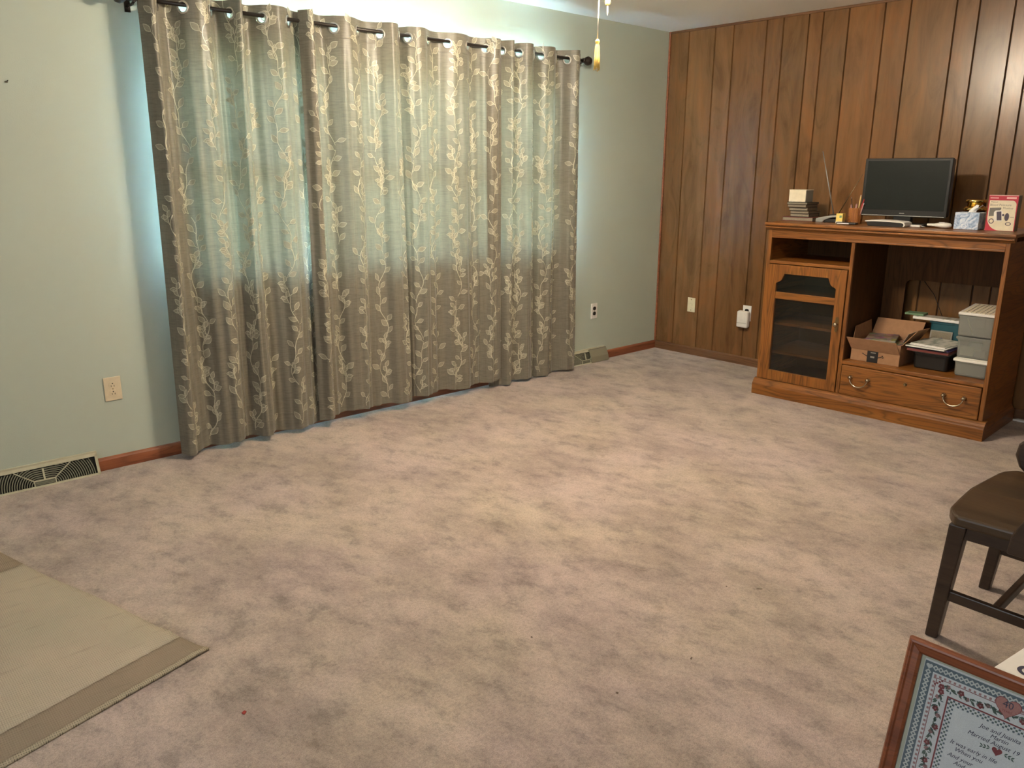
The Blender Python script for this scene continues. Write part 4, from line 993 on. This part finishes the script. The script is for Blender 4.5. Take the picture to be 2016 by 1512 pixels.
for q in ((0.108, 0.038, 0.014, 0.0095), (0.026, 0.050, 0.013, 0.014)):
    o_ = [(q[0]+q[2]*math.cos(2*PI*k/20), q[1]+q[3]*math.sin(2*PI*k/20)) for k in range(20)]; i_ = [(q[0]+q[2]*0.68*math.cos(2*PI*k/20), q[1]+q[3]*0.68*math.sin(2*PI*k/20)) for k in range(20)]
    vs = [(x, y, 0.0010) for x, y in o_]+[(x, y, 0.0010) for x, y in i_]; b.add(vs, [(k, (k+1) % 20, 20+(k+1) % 20, 20+k) for k in range(20)], 0, False, FXm)
b.build('device_print', 'printviolet', t)

# ------------------------------------------------------------------ things in the television bay
DK = 0.312+EPS
# cardboard carton with open flaps
t = on_cab('cardboard_carton', 0.585, 0.10, DK, 0.0); tag(t, 'open brown cardboard carton with raised flaps in the cabinet bay', 'carton')
cw_, cd, ch = 0.285, 0.290, 0.125; th = 0.004
b = MB(); b.box(0, cw_, 0, th, 0, ch); b.box(0, cw_, cd-th, cd, 0, ch); b.box(0, th, th, cd-th, 0, ch); b.box(cw_-th, cw_, th, cd-th, 0, ch); b.box(th, cw_-th, th, cd-th, 0, th); b.build('carton_walls', 'cardboard', t)
def flap(name, quad):
    b = MB(); q = [Vector(x) for x in quad]; n_ = (q[1]-q[0]).cross(q[3]-q[0]).normalized()*0.003
    b.add(q+[p+n_ for p in q], [(0, 1, 2, 3), (7, 6, 5, 4), (0, 4, 5, 1), (1, 5, 6, 2), (2, 6, 7, 3), (3, 7, 4, 0)]); b.build(name, 'cardboard', t)
flap('flap', [(0, 0, ch-0.055), (cw_, 0, ch-0.055), (cw_-0.012, -0.045, ch+0.020), (-0.018, -0.045, ch+0.018)])
flap('flap', [(0, cd, ch), (cw_, cd, ch), (cw_+0.01, cd+0.04, ch+0.098), (0.01, cd+0.04, ch+0.095)])
flap('flap', [(0, 0.01, ch), (0, cd-0.01, ch), (-0.022+0.006, cd, ch+0.085), (-0.015, 0.06, ch+0.070)])
flap('flap', [(cw_, 0.01, ch), (cw_, cd-0.01, ch), (cw_+0.055, cd-0.02, ch+0.080), (cw_+0.050, 0.09, ch+0.085)])
b = MB(); b.box(0.098, 0.162, -0.0012, 0.0, 0.0, 0.072); b.build('black_tape', 'blacktape', t)
b = MB(); b.box(0.118, 0.142, -0.0018, -0.0008, 0.028, 0.038); b.box(0.118, 0.148, -0.0018, -0.0008, 0.056, 0.062); b.build('tape_print', 'grey_paper', t)
b = MB(); b.tube([(0.068, -0.001, 0.048), (0.085, -0.001, 0.040), (0.100, -0.001, 0.033)], 0.0022, 6); b.tube([(0.160, -0.001, 0.033), (0.176, -0.001, 0.038), (0.190, -0.001, 0.046), (0.194, -0.001, 0.038), (0.186, -0.001, 0.034)], 0.0022, 6); b.tube([(0.19, -0.001, 0.046), (0.184, -0.001, 0.049)], 0.002, 6); b.build('printed_swoosh', 'blacktape', t)
b = MB(); b.text('TM5', 0.014, Matrix.Translation((0.115, -0.026, ch-0.018)) @ Matrix.Rotation(PI/2+0.52, 4, 'X'), 0); b.build('flap_print', 'twig', t)
# what lies in the carton
def slab_thing(name, label, cat, u, v, z, w, d, h, m, rz=0, tilt=(0, 0), group=None, edge=None):
    t = on_cab(name, u, v, z, rz); tag(t, label, cat, group); t.rotation_euler = (tilt[0], tilt[1], CAB_R+rz)
    b = MB(); b.box(0, w, 0, d, 0, h); b.build('cover' if edge else 'sheet', m, t, bevel=min(0.002, h*0.3))
    if edge:
        b = MB(); b.box(0.002, w-0.002, -0.001, d*0.5, h*0.15, h*0.85); b.build('page_edge', edge, t)
    return t
cz = DK+0.006
slab_thing('brown_packet', 'crumpled brown paper packet filling the open carton', 'packet', 0.595, 0.12, cz, 0.265, 0.245, 0.105, 'clutter', 0)
slab_thing('brown_booklet', 'glossy brown booklet lying on top in the open carton', 'booklet', 0.640, 0.15, cz+0.107, 0.170, 0.19, 0.014, 'clutter', 0.25, (0.04, -0.03), None, 'grey_paper')
slab_thing('folded_paper', 'white folded paper corner at front right inside the carton', 'paper', 0.815, 0.108, cz+0.074, 0.034, 0.010, 0.030, 'paper', 0.1, (0, 0.25))
slab_thing('pale_card', 'pale grey card standing at carton right flap', 'card', 0.842, 0.20, DK+0.127, 0.003, 0.13, 0.060, 'grey_paper', 0, (0, 0.45))
# black tub with white lid and magazines on it
t = on_cab('black_storage_tub', 0.925, 0.15, DK); tag(t, 'black plastic tub with pale lid under the magazine pile', 'tub')
def tub_mesh(w, d, h, flare=0.012, wall=0.003, r=0.02):
    b = MB(); 
    def loop(ins, z, fl):
        pts = []
        for (qx, qy, a0) in ((w-r, d-r, 0), (r, d-r, 90), (r, r, 180), (w-r, r, 270)):
            for k in range(5):
                a = math.radians(a0+22.5*k); x = qx+(r-ins)*math.cos(a); y = qy+(r-ins)*math.sin(a)
                pts.append((w/2+(x-w/2)*(1+fl), d/2+(y-d/2)*(1+fl), z))
        return pts
    ls = [loop(0.004, 0, -flare*4), loop(0, 0.006, -flare*3.6), loop(0, h-0.012, -flare*0.4), loop(-0.005, h-0.010, 0), loop(-0.005, h, 0), loop(wall, h, 0), loop(wall, 0.006, -flare*4)]
    n_ = 20; vs = [p for l in ls for p in l]; fs = [list(range(n_-1, -1, -1)), [6*n_+k for k in range(n_)]]
    for i in range(6):
        for k in range(n_): fs.append((i*n_+k, i*n_+(k+1) % n_, (i+1)*n_+(k+1) % n_, (i+1)*n_+k))
    b.add(vs, fs, 0, False); return b
tub_mesh(0.190, 0.27, 0.095).build('tub_body', 'black', t)
b = MB(); b.box(-0.004, 0.194, -0.004, 0.274, 0.095, 0.104); b.build('lid', 'grey_paper', t, bevel=0.003)
mz = DK+0.105
def mag(u, v, w, d, h, m, rz, label, tilt=(0, 0), edge='paper'):
    global mz
    slab_thing('magazine', label, 'magazine', u, v, mz, w, d, h, m, rz, tilt, 'magazines piled on the black tub', edge); mz += h+EPS
mag(0.900, 0.11, 0.225, 0.285, 0.014, 'maroon', 0.0, 'maroon folder at bottom of the pile on the black tub', edge='maroon')
mag(0.895, 0.115, 0.225, 0.28, 0.010, 'purple', -0.02, 'dark purple magazine with dark spine, second in the pile', edge='dark')
mag(0.892, 0.10, 0.215, 0.28, 0.007, 'magprint', -0.03, 'white-edged magazine projecting at front of the pile')
mag(0.905, 0.13, 0.21, 0.27, 0.005, 'paper', -0.10, 'white printed leaflet near the top of the pile')
mag(0.905, 0.14, 0.20, 0.26, 0.004, 'magprint', -0.14, 'topmost grey printed magazine turned askew on the pile')
# teal bin at the back with papers on it, card in front
t = on_cab('teal_bin', 0.900, 0.445, DK); tag(t, 'dark teal bin at the back of the cabinet bay', 'bin')
tub_mesh(0.185, 0.085, 0.235, 0.010).build('bin_body', 'teal', t)
b = MB(); b.box(-0.004, 0.189, -0.004, 0.089, 0.226, 0.238); b.build('rim', 'teal', t, bevel=0.003)
tz = DK+0.2385
slab_thing('newspaper', 'folded white newspaper lying across the teal bin', 'newspaper', 0.800, 0.43, tz, 0.275, 0.10, 0.018, 'magprint', 0.0, (0, 0), None, 'paper')
slab_thing('green_book', 'pale green booklet under left end of the newspaper stack', 'booklet', 0.745, 0.445, tz+0.0185, 0.110, 0.085, 0.012, 'greenpaper', 0.05)
slab_thing('flower_card', 'framed card with purple flower print leaning against the teal bin', 'card', 0.910, 0.418, DK, 0.125, 0.006, 0.185, 'grey_paper', 0.0, (-0.09, 0))
b = MB(); b.box(0.008, 0.117, -0.001, 0.0002, 0.100, 0.178); b.build('print_sky', 'pages', bpy.data.objects['flower_card'])
b = MB(); b.prism([(0.012, 0.102), (0.113, 0.102), (0.105, 0.120), (0.086, 0.128), (0.072, 0.144), (0.058, 0.142), (0.045, 0.126), (0.022, 0.118)], -0.0016, -0.0008); b.build('print_flower', 'purple', bpy.data.objects['flower_card'])
slab_thing('green_folder', 'dark green folder standing behind the clear tubs', 'folder', 1.095, 0.47, DK, 0.012, 0.05, 0.205, 'greenpaper', 0.1)
# three clear tubs
def clear_tub(u, v, z, w, d, h, label, lid, rz=0.0):
    t = on_cab('clear_tub', u, v, z, rz); tag(t, label, 'tub', 'clear tubs stacked in the cabinet bay')
    tub_mesh(w, d, h, 0.010, 0.0025, 0.018).build('tub_body', 'clear_tub', t)
    if lid:
        b = MB(); b.box(-0.006, w+0.006, -0.006, d+0.006, h-0.004, h+0.010); b.box(0.012, w-0.012, 0.012, d-0.012, h+0.010, h+0.014); b.build('tub_lid', lid, t, bevel=0.003)
    return t
clear_tub(1.156, 0.125, DK, 0.172, 0.30, 0.088, 'clear tub with white lid at the bottom of the three', 'white')
z2 = DK+0.088+0.014+EPS
clear_tub(1.150, 0.14, z2, 0.176, 0.29, 0.108, 'clear tub holding cream card, middle of the three tubs', 'clear_tub')
slab_thing('cream_card', 'cream card behind the front of the middle clear tub', 'card', 1.168, 0.150, z2+0.012, 0.070, 0.003, 0.055, 'cream')
slab_thing('small_photo', 'small grey bordered photo beside the cream card in middle tub', 'photo', 1.240, 0.151, z2+0.012, 0.056, 0.003, 0.040, 'printgrey')
slab_thing('white_tangle', 'crumpled white paper in the middle clear tub', 'paper', 1.200, 0.20, z2+0.012, 0.06, 0.05, 0.070, 'paper', 0.5, (0, 0.1))
slab_thing('grey_cloth', 'folded grey cloth inside the bottom clear tub', 'cloth', 1.170, 0.145, DK+0.008, 0.140, 0.25, 0.066, 'grey_paper')
z3 = z2+0.108+0.014+EPS
clear_tub(1.142, 0.13, z3, 0.186, 0.30, 0.115, 'open clear tub, topmost of the three, under a loose lid', None)
t = on_cab('wooden_stick', 1.185, 0.150, z3+0.096); tag(t, 'thin pale stick slanting inside the topmost clear tub', 'stick')
b = MB(); b.tube([(0, 0, 0), (0.035, 0.004, -0.088)], 0.003, 6); b.build('shaft', 'cream', t); b = MB(); b.sphere((0, 0, 0.0), 0.004, 8); b.build('tip', 'paper', t)
t = on_cab('loose_lid', 1.142, 0.12, z3+0.118, 0.0); t.rotation_euler = (0.035, 0.0, CAB_R+0.05); tag(t, 'loose white ribbed lid laid on the topmost clear tub', 'lid')
b = MB(); b.box(0, 0.19, 0, 0.33, 0, 0.014); b.build('lid_rim', 'white', t, bevel=0.003)
b = MB()
for k in range(7): b.box(0.018+0.023*k, 0.034+0.023*k, 0.02, 0.31, 0.014, 0.0165)
b.build('lid_ribs', 'cream', t)
# black cord hanging behind the cut-out
t = empty('hanging_cord', (-0.006, -2.20, 0.40)); tag(t, 'thin dark cord on the panelling seen through the cabinet back opening', 'cord')
b = MB(); b.tube([(0, 0.13, 0.36), (0, 0.06, 0.28), (0, 0.0, 0.16), (0, -0.05, 0.0), (-0.004, -0.07, -0.39)], 0.0017, 6); b.build('cable', 'black', t)

# ------------------------------------------------------------------ wooden armchair at right
ch = empty('wooden_armchair', (-2.60, -3.50, 0)); tag(ch, 'dark walnut wooden armchair at the right edge facing the curtains', 'chair')
def cl(x, y, z): return Vector((x+2.60, y+3.50, z))
SX0, SX1, SYF, SYB = -2.862, -2.300, -3.265, -3.725
# seat: curved front edge, eased edges, shallow saddle
b = MB(); nx, ny = 24, 22; SZ = 0.436
def seat_xy(i, j):
    s = i/nx; q = j/ny
    x = SX0+(SX1-SX0)*s; yf = SYF-0.010+0.022*math.sin(PI*s)-0.03*max(0, 1-s*7)**2-0.03*max(0, 1-(1-s)*7)**2; yb = SYB+0.0
    tap = 0.03*q; x = x+(0.5-s)*2*tap*0.5
    return x, yf+(yb-yf)*q
def seat_z(i, j):
    s = i/nx-0.5; q = j/ny
    return SZ-0.010*max(0, 1-(abs(abs(s)-0.2)/0.22)**2)*max(0, math.sin(PI*min(1, q*0.9+0.12)))
for top in (1, 0):
    for i in range(nx+1):
        for j in range(ny+1):
            x, y = seat_xy(i, j); b.v.append(cl(x, y, seat_z(i, j) if top else SZ-0.034))
n1 = ny+1; k0 = (nx+1)*n1
for i in range(nx):
    for j in range(ny):
        q = i*n1+j; b.f.append([q, q+n1, q+n1+1, q+1]); b.f.append([k0+q, k0+q+1, k0+q+n1+1, k0+q+n1])
edge = [i*n1 for i in range(nx+1)]+[nx*n1+j for j in range(1, n1)]+[i*n1+ny for i in range(nx-1, -1, -1)]+[j for j in range(ny-1, 0, -1)]
for i in range(len(edge)):
    a_, b_ = edge[i], edge[(i+1) % len(edge)]; b.f.append([a_, k0+a_, k0+b_, b_])
b.m = [0]*len(b.f); b.sm = [False]*len(b.f)
b.build('seat', 'walnut_seat', ch, bevel=0.009, seg=3)
def leg(p0, p1, a0, a1, name='leg'):
    b = MB(); p0 = cl(*p0); p1 = cl(*p1)
    vs = [p0+Vector((sx*a0[0]/2, sy*a0[1]/2, 0)) for sx, sy in ((-1, -1), (1, -1), (1, 1), (-1, 1))]+[p1+Vector((sx*a1[0]/2, sy*a1[1]/2, 0)) for sx, sy in ((-1, -1), (1, -1), (1, 1), (-1, 1))]
    b.add(vs, [(0, 3, 2, 1), (4, 5, 6, 7), (0, 1, 5, 4), (1, 2, 6, 5), (2, 3, 7, 6), (3, 0, 4, 7)]); return b.build(name, 'walnut', ch, bevel=0.005)
leg((-2.800, -3.274, 0), (-2.830, -3.312, SZ-0.032), (0.036, 0.036), (0.048, 0.048))
leg((-2.350, -3.280, 0), (-2.340, -3.315, SZ-0.032), (0.034, 0.034), (0.046, 0.046))
leg((-2.800, -3.760, 0), (-2.815, -3.690, SZ-0.032), (0.036, 0.036), (0.046, 0.046))
leg((-2.360, -3.760, 0), (-2.350, -3.690, SZ-0.032), (0.034, 0.034), (0.046, 0.046))
def rail(p0, p1, w, h, name):
    b = MB(); p0 = cl(*p0); p1 = cl(*p1); d = (p1-p0).normalized(); s = d.cross(Vector((0, 0, 1))).normalized()*w/2; u_ = Vector((0, 0, h/2))
    vs = [p0-s-u_, p0+s-u_, p0+s+u_, p0-s+u_, p1-s-u_, p1+s-u_, p1+s+u_, p1-s+u_]
    b.add(vs, [(0, 1, 2, 3), (7, 6, 5, 4), (0, 4, 5, 1), (1, 5, 6, 2), (2, 6, 7, 3), (3, 7, 4, 0)]); return b.build(name, 'walnut', ch, bevel=0.004)
AZ = 0.383
rail((-2.832, -3.325, AZ), (-2.818, -3.68, AZ), 0.020, 0.046, 'apron'); rail((-2.338, -3.325, AZ), (-2.348, -3.68, AZ), 0.020, 0.046, 'apron')
rail((-2.815, -3.306, AZ), (-2.355, -3.308, AZ), 0.020, 0.046, 'apron'); rail((-2.80, -3.692, AZ), (-2.36, -3.692, AZ), 0.020, 0.046, 'apron')
rail((-2.810, -3.292, 0.158), (-2.806, -3.735, 0.150), 0.020, 0.034, 'side_stretcher'); rail((-2.346, -3.298, 0.158), (-2.356, -3.735, 0.150), 0.020, 0.034, 'side_stretcher')
rail((-2.80, -3.432, 0.156), (-2.352, -3.432, 0.156), 0.020, 0.032, 'cross_stretcher')
# arm supports and arms, back posts, crest, slats
def sweep(pts, ws, name):
    b = MB(); b.tube([cl(*p) for p in pts], ws, 12); return b.build(name, 'walnut', ch)
b = MB(); b.prism([(y+3.5, z) for y, z in ((-3.450, 0.372), (-3.456, 0.430), (-3.478, 0.478), (-3.500, 0.53), (-3.515, 0.575), (-3.575, 0.585), (-3.560, 0.53), (-3.535, 0.47), (-3.520, 0.372))], -2.878+2.6, -2.842+2.6, 0, None, 'yz'); b.build('arm_support', 'walnut', ch, bevel=0.008, seg=3)
b = MB(); b.prism([(y+3.5, z) for y, z in ((-3.372, 0.372), (-3.345, 0.42), (-3.308, 0.452), (-3.292, 0.490), (-3.298, 0.530), (-3.320, 0.555), (-3.36, 0.574), (-3.405, 0.580), (-3.385, 0.540), (-3.358, 0.505), (-3.375, 0.465), (-3.415, 0.430), (-3.440, 0.372))], -2.318+2.6, -2.275+2.6, 0, None, 'yz'); b.build('arm_support', 'walnut', ch, bevel=0.012, seg=3)
sweep([(-2.862, -3.49, 0.585), (-2.86, -3.60, 0.605), (-2.83, -3.68, 0.63), (-2.80, -3.76, 0.64)], [0.022, 0.024, 0.022, 0.018], 'armrest')
sweep([(-2.298, -3.36, 0.575), (-2.30, -3.46, 0.59), (-2.32, -3.60, 0.62), (-2.35, -3.76, 0.64)], [0.020, 0.024, 0.022, 0.018], 'armrest')
sweep([(-2.80, -3.70, SZ-0.03), (-2.80, -3.75, 0.62), (-2.79, -3.82, 0.84)], [0.019, 0.018, 0.014], 'back_post'); sweep([(-2.36, -3.70, SZ-0.03), (-2.36, -3.75, 0.62), (-2.37, -3.82, 0.84)], [0.019, 0.018, 0.014], 'back_post')
b = MB(); b.box(-0.21, 0.25, -0.345, -0.318, 0.78, 0.87); b.build('crest_rail', 'walnut', ch, bevel=0.008)
for k in range(4):
    x = -2.72+0.095*k; sweep([(x, -3.705, SZ-0.012), (x, -3.755, 0.62), (x, -3.825, 0.79)], [0.010, 0.010, 0.009], 'back_spindle')

# ------------------------------------------------------------------ framed cross-stitch leaning in the lower right corner
dF = Vector((0.014, -0.9999, 0)).normalized(); wF = Vector((-0.25879, -0.00362, -0.96593)).normalized()
upF = -wF; nF = dF.cross(upF)
P0 = Vector((-3.645, -3.487, 0.450)); FH, FW = 0.4655, 0.397
org = P0+wF*FH
mw = Matrix(((dF.x, upF.x, nF.x, org.x), (dF.y, upF.y, nF.y, org.y), (dF.z, upF.z, nF.z, org.z+0.004), (0, 0, 0, 1)))
pf_ = empty('framed_cross_stitch', mw=mw); tag(pf_, 'red-brown framed cross-stitch anniversary sampler leaning at lower right', 'picture')
mol = [(0.0, -0.016), (0.0, -0.004), (0.004, 0.002), (0.009, 0.003), (0.012, -0.001), (0.024, -0.004), (0.0295, -0.009), (0.0295, -0.016)]
def moulding(name, p, q, inward):      # mitred moulding from corner p to q
    b = MB(); p = Vector((*p, 0)); q = Vector((*q, 0)); d = (q-p).normalized(); inn_ = Vector((*inward, 0)); vs = []
    for a, z in mol: vs.append(p+inn_*a+d*a+Vector((0, 0, z)))
    for a, z in mol: vs.append(q+inn_*a-d*a+Vector((0, 0, z)))
    n_ = len(mol); fs = [(i, (i+1) % n_, n_+(i+1) % n_, n_+i) for i in range(n_)]+[list(range(n_-1, -1, -1)), [n_+i for i in range(n_)]]
    b.add(vs, fs); return b.build(name, 'frame_wood', pf_, bevel=0.0008)
moulding('frame_rail', (0, FH), (FW, FH), (0, -1)); moulding('frame_rail', (0, 0), (FW, 0), (0, 1)); moulding('frame_rail', (0, 0), (0, FH), (1, 0)); moulding('frame_rail', (FW, 0), (FW, FH), (-1, 0))
def A(a, b_): return (a, FH-b_)        # from top-left coordinates
b = MB(); b.box(0.010, FW-0.010, 0.010, FH-0.010, -0.016, -0.0135); b.build('mount', 'mat_board', pf_)
b = MB(); b.box(0.037, FW-0.037, 0.037, FH-0.034, -0.0135, -0.0125); b.build('canvas', 'linen', pf_)
b = MB(); b.box(0.028, FW-0.028, 0.028, FH-0.028, -0.0092, -0.0084); b.build('picture_pane', 'picture_glass', pf_)
st_ = MB(); ZS = -0.0124
SM = {'blue': 0, 'pale': 1, 'rose': 2, 'red': 3, 'green': 4, 'navy': 5, 'pink': 6}
def sbox(a0, a1, b0, b1, c, z=0.0):
    st_.box(a0, a1, FH-b1, FH-b0, ZS-0.0002, ZS+0.0002+z, SM[c])
def spoly(pts, c, z=0.0): st_.prism([A(*p) for p in pts], ZS-0.0002, ZS+0.0002+z, SM[c], None, 'xy')
def band(i0, i1, c, z=0.0):            # rectangular ring between insets i0 and i1
    sbox(i0, FW-i0, i0, i1, c, z); sbox(i0, FW-i0, FH-i1, FH-i0, c, z); sbox(i0, i1, i1, FH-i1, c, z); sbox(FW-i1, FW-i0, i1, FH-i1, c, z)
band(0.038, 0.0415, 'blue'); band(0.0415, 0.0535, 'blue'); band(0.0535, 0.0565, 'blue')
def ringp(a, b_, r0, c, z):            # braid link: rotated square ring
    for s1, s2 in ((0, 0),):
        spoly([(a-r0, b_), (a, b_-r0), (a+r0, b_), (a, b_+r0)], c, z)
def braid(horizontal, pos, lo, hi):
    n_ = int((hi-lo)/0.0098); st = (hi-lo)/n_
    for k in range(n_+1):
        q = lo+st*k; a, b_ = (q, pos) if horizontal else (pos, q)
        ringp(a, b_, 0.0062, 'pale', 0.0002); ringp(a, b_, 0.0026, 'blue', 0.0003)
for pos in (0.0475, FH-0.0475): braid(True, pos, 0.060, FW-0.060)
for pos in (0.0475, FW-0.0475): braid(False, pos, 0.060, FH-0.060)
def heart(a, b_, s, c, z=0.0004, rot=0.0):
    pts = []
    for k in range(28):
        t_ = 2*PI*k/28; x = 16*math.sin(t_)**3; y = 13*math.cos(t_)-5*math.cos(2*t_)-2*math.cos(3*t_)-math.cos(4*t_)
        x, y = x*s/32, -y*s/32
        pts.append((a+x*math.cos(rot)-y*math.sin(rot), b_+x*math.sin(rot)+y*math.cos(rot)))
    spoly(pts, c, z)
for a in (0.0475, FW-0.0475):
    for b_ in (0.0475, FH-0.0475): sbox(a-0.009, a+0.009, b_-0.009, b_+0.009, 'blue', 0.0001); heart(a, b_, 0.013, 'pale')
# checked rose border
band(0.0655, 0.0668, 'red')
q = 0.060
while q < FW-0.060:
    for b_ in (0.0600, FH-0.0645): sbox(q, q+0.0045, b_, b_+0.0045, 'rose')
    q += 0.0095
q = 0.064
while q < FH-0.064:
    for a in (0.0600, FW-0.0645): sbox(a, a+0.0045, q, q+0.0045, 'rose')
    q += 0.0095
for k in range(4):
    for ca, sa in ((0.063, 1), (FW-0.063, -1)):
        sbox(min(ca+sa*0.004*k, ca+sa*0.004*(k+1)), max(ca+sa*0.004*k, ca+sa*0.004*(k+1)), 0.066+0.004*(3-k), 0.0695+0.004*(3-k), 'red')
# inner red line and checker dots
band(0.0925, 0.0955, 'red')
q = 0.0955; k = 0
while q < FW-0.0955:
    for r_ in range(3):
        if r_ == 2 and k % 2: continue
        cc = 'rose' if r_ == 0 and k % 2 else ('green' if r_ == 1 and k % 2 else 'blue')
        if (k+r_) % 2 == 0:
            sbox(q, q+0.0038, 0.0965+0.0040*r_, 0.0965+0.0040*r_+0.0036, cc); sbox(q, q+0.0038, FH-0.0965-0.0040*r_-0.0036, FH-0.0965-0.0040*r_, cc)
    q += 0.0046; k += 1
q = 0.0955; k = 0
while q < FH-0.0955:
    for r_ in range(3):
        cc = 'rose' if r_ == 0 and k % 2 else ('green' if r_ == 1 and k % 2 else 'blue')
        if (k+r_) % 2 == 0 and not (r_ == 2 and k % 2):
            sbox(0.0965+0.0040*r_, 0.0965+0.0040*r_+0.0036, q, q+0.0038, cc); sbox(FW-0.0965-0.0040*r_-0.0036, FW-0.0965-0.0040*r_, q, q+0.0038, cc)
    q += 0.0046; k += 1
# flower garland between the borders
rg = random.Random(3)
def flower(a, b_, s, c):
    for k in range(5):
        t_ = 2*PI*k/5+0.3; x, y = a+s*0.62*math.cos(t_), b_+s*0.62*math.sin(t_)
        spoly([(x+s*0.5*math.cos(2*PI*j/6), y+s*0.5*math.sin(2*PI*j/6)) for j in range(6)], c, 0.0001)
    spoly([(a+s*0.3*math.cos(2*PI*j/6), b_+s*0.3*math.sin(2*PI*j/6)) for j in range(6)], 'stitch' if False else 'rose', 0.0003)
def lf(a, b_, ang, l_, c='green'):
    ca, sa = math.cos(ang), math.sin(ang); w_ = l_*0.2
    spoly([(a, b_), (a+ca*l_*0.5-sa*w_, b_+sa*l_*0.5+ca*w_), (a+ca*l_, b_+sa*l_), (a+ca*l_*0.5+sa*w_, b_+sa*l_*0.5-ca*w_)], c, 0.0001)
def garland(horizontal, pos, lo, hi):
    q = lo; k = 0
    while q < hi:
        off = 0.0045*math.sin(k*1.3); P_ = lambda u, w: (q+u, pos+w) if horizontal else (pos+w, q+u)
        a, b_ = P_(0, off); base = 0.0 if horizontal else PI/2
        if k % 3 == 0: flower(a, b_, 0.0058, 'red')
        elif k % 3 == 1: flower(*P_(0, -off), 0.0045, 'rose')
        for s in range(3):
            a2, b2 = P_(0.004+0.002*s, -off*0.6+0.002*(s-1)); lf(a2, b2, base+rg.uniform(-0.9, 0.9), rg.uniform(0.009, 0.014))
        a2, b2 = P_(0.006, off*0.5); lf(a2, b2, base+PI/2*rg.choice((-1, 1)), 0.007, 'blue' if k % 2 else 'green')
        q += 0.0125; k += 1
for pos in (0.0795, FH-0.0795): garland(True, pos, 0.078, FW-0.078)
for pos in (0.0795, FW-0.0795): garland(False, pos, 0.090, FH-0.090)
heart(0.1985, 0.0655, 0.0475, 'red', 0.0006); heart(0.1985, 0.0655, 0.0445, 'pink', 0.0008)
heart(0.1985, 0.1575, 0.0185, 'red')
for s in (-1, 1):
    for k in range(3):
        for w_ in (-1, 1): lf(0.1985+s*(0.013+0.006*k), 0.157+0.001*k, (0 if s > 0 else PI)+w_*0.6, 0.0075)
def T_(a, b_, z=0.0006): return Matrix.Translation((a, FH-b_, ZS+z))
st_.text('40', 0.0195, T_(0.1985, 0.0665, 0.0012), SM['navy'], 0, 'CENTER'); st_.text('YEARS', 0.0062, T_(0.1985, 0.0755, 0.0012), SM['red'], 0, 'CENTER')
for txt, a, b_, s in (('Joe and Juanita', 0.1600, 0.1250, 0.0122), ('Martin', 0.1810, 0.1365, 0.0122), ('Married August 19', 0.1420, 0.1480, 0.0122),
                      ('It was early in life', 0.1160, 0.1815, 0.0122), ('When you', 0.1265, 0.1935, 0.0122), ('And your', 0.1170, 0.2085, 0.0122), ('And', 0.1310, 0.2205, 0.0122)):
    st_.text(txt, s, T_(a, b_), SM['navy'], 0.35)
st_.build('stitching', ['stitchblue', 'linen2', 'stitchrose', 'stitchred', 'stitchgreen', 'stitchnavy', 'heartpink'], pf_)
# white carton with printed seal that the picture leans on
t = empty('white_carton', (-3.580, -3.592, 0), -0.15); tag(t, 'white carton with a dark round printed seal behind the framed sampler', 'carton')
b = MB(); b.box(0.0, 0.42, -0.40, 0.0, 0.0, 0.36); b.build('carton_body', 'paper', t, bevel=0.003)
b = MB(); vs = [(0.155+r_*math.cos(2*PI*k/24), -0.052+r_*math.sin(2*PI*k/24), 0.3605) for r_ in (0.022, 0.013) for k in range(24)]
b.add(vs, [(k, (k+1) % 24, 24+(k+1) % 24, 24+k) for k in range(24)]); b.prism([(0.155+0.006*math.cos(2*PI*k/12), -0.052+0.006*math.sin(2*PI*k/12)) for k in range(12)], 0.3602, 0.3607, 0, None, 'xy')
b.build('round_seal', 'stitchnavy', t)
b = MB(); b.box(0.19, 0.30, -0.10, -0.06, 0.3600, 0.3606); b.build('brown_tape', 'cardboard', t)
# ------------------------------------------------------------------ crumbs and scraps on the carpet
def fleck(name, label, cat, x, y, sx, sy, m, rz=0, h=0.003):
    b = MB(); b.prism([(-sx, -sy), (sx*0.7, -sy*0.9), (sx, sy*0.6), (-sx*0.4, sy)], 0.0, h, 0, None, 'xy')
    o = b.build(name, m); o.location = (x, y, 0.0006); o.rotation_euler = (0, 0, rz); tag(o, label, cat); return o
fleck('red_scrap', 'tiny dark red scrap on the carpet right of the rug', 'scrap', -4.576, -2.183, 0.007, 0.005, 'redfleck', 0.6)
fleck('paper_strip', 'pale strip on carpet at the panelled wall right of the cabinet', 'paper', -0.045, -2.745, 0.02, 0.055, 'paper', 0.1, 0.010)
for k, (x, y, sx, sy, rz, lab) in enumerate((
    (-3.474, -2.840, 0.010, 0.003, 0.3, 'short dark fibre on the carpet left of the framed sampler'),
    (-3.752, -2.438, 0.005, 0.004, 1.0, 'dark crumb on open carpet nearest the rug corner'),
    (-2.951, -2.754, 0.014, 0.002, -0.9, 'thin dark thread on the carpet left of the chair'),
    (-3.022, -2.667, 0.004, 0.004, 0.2, 'small dark crumb beside the thread left of the chair'),
    (-2.762, -1.871, 0.004, 0.002, 0.8, 'tiny dark speck in the middle of the carpet'),
    (-3.766, -2.799, 0.006, 0.005, 0.5, 'dark lint spot on the carpet nearest the bottom edge'))):
    fleck('carpet_crumb', lab, 'crumb', x, y, sx*0.75, sy*0.75, 'crumb_brown', rz, 0.0015)
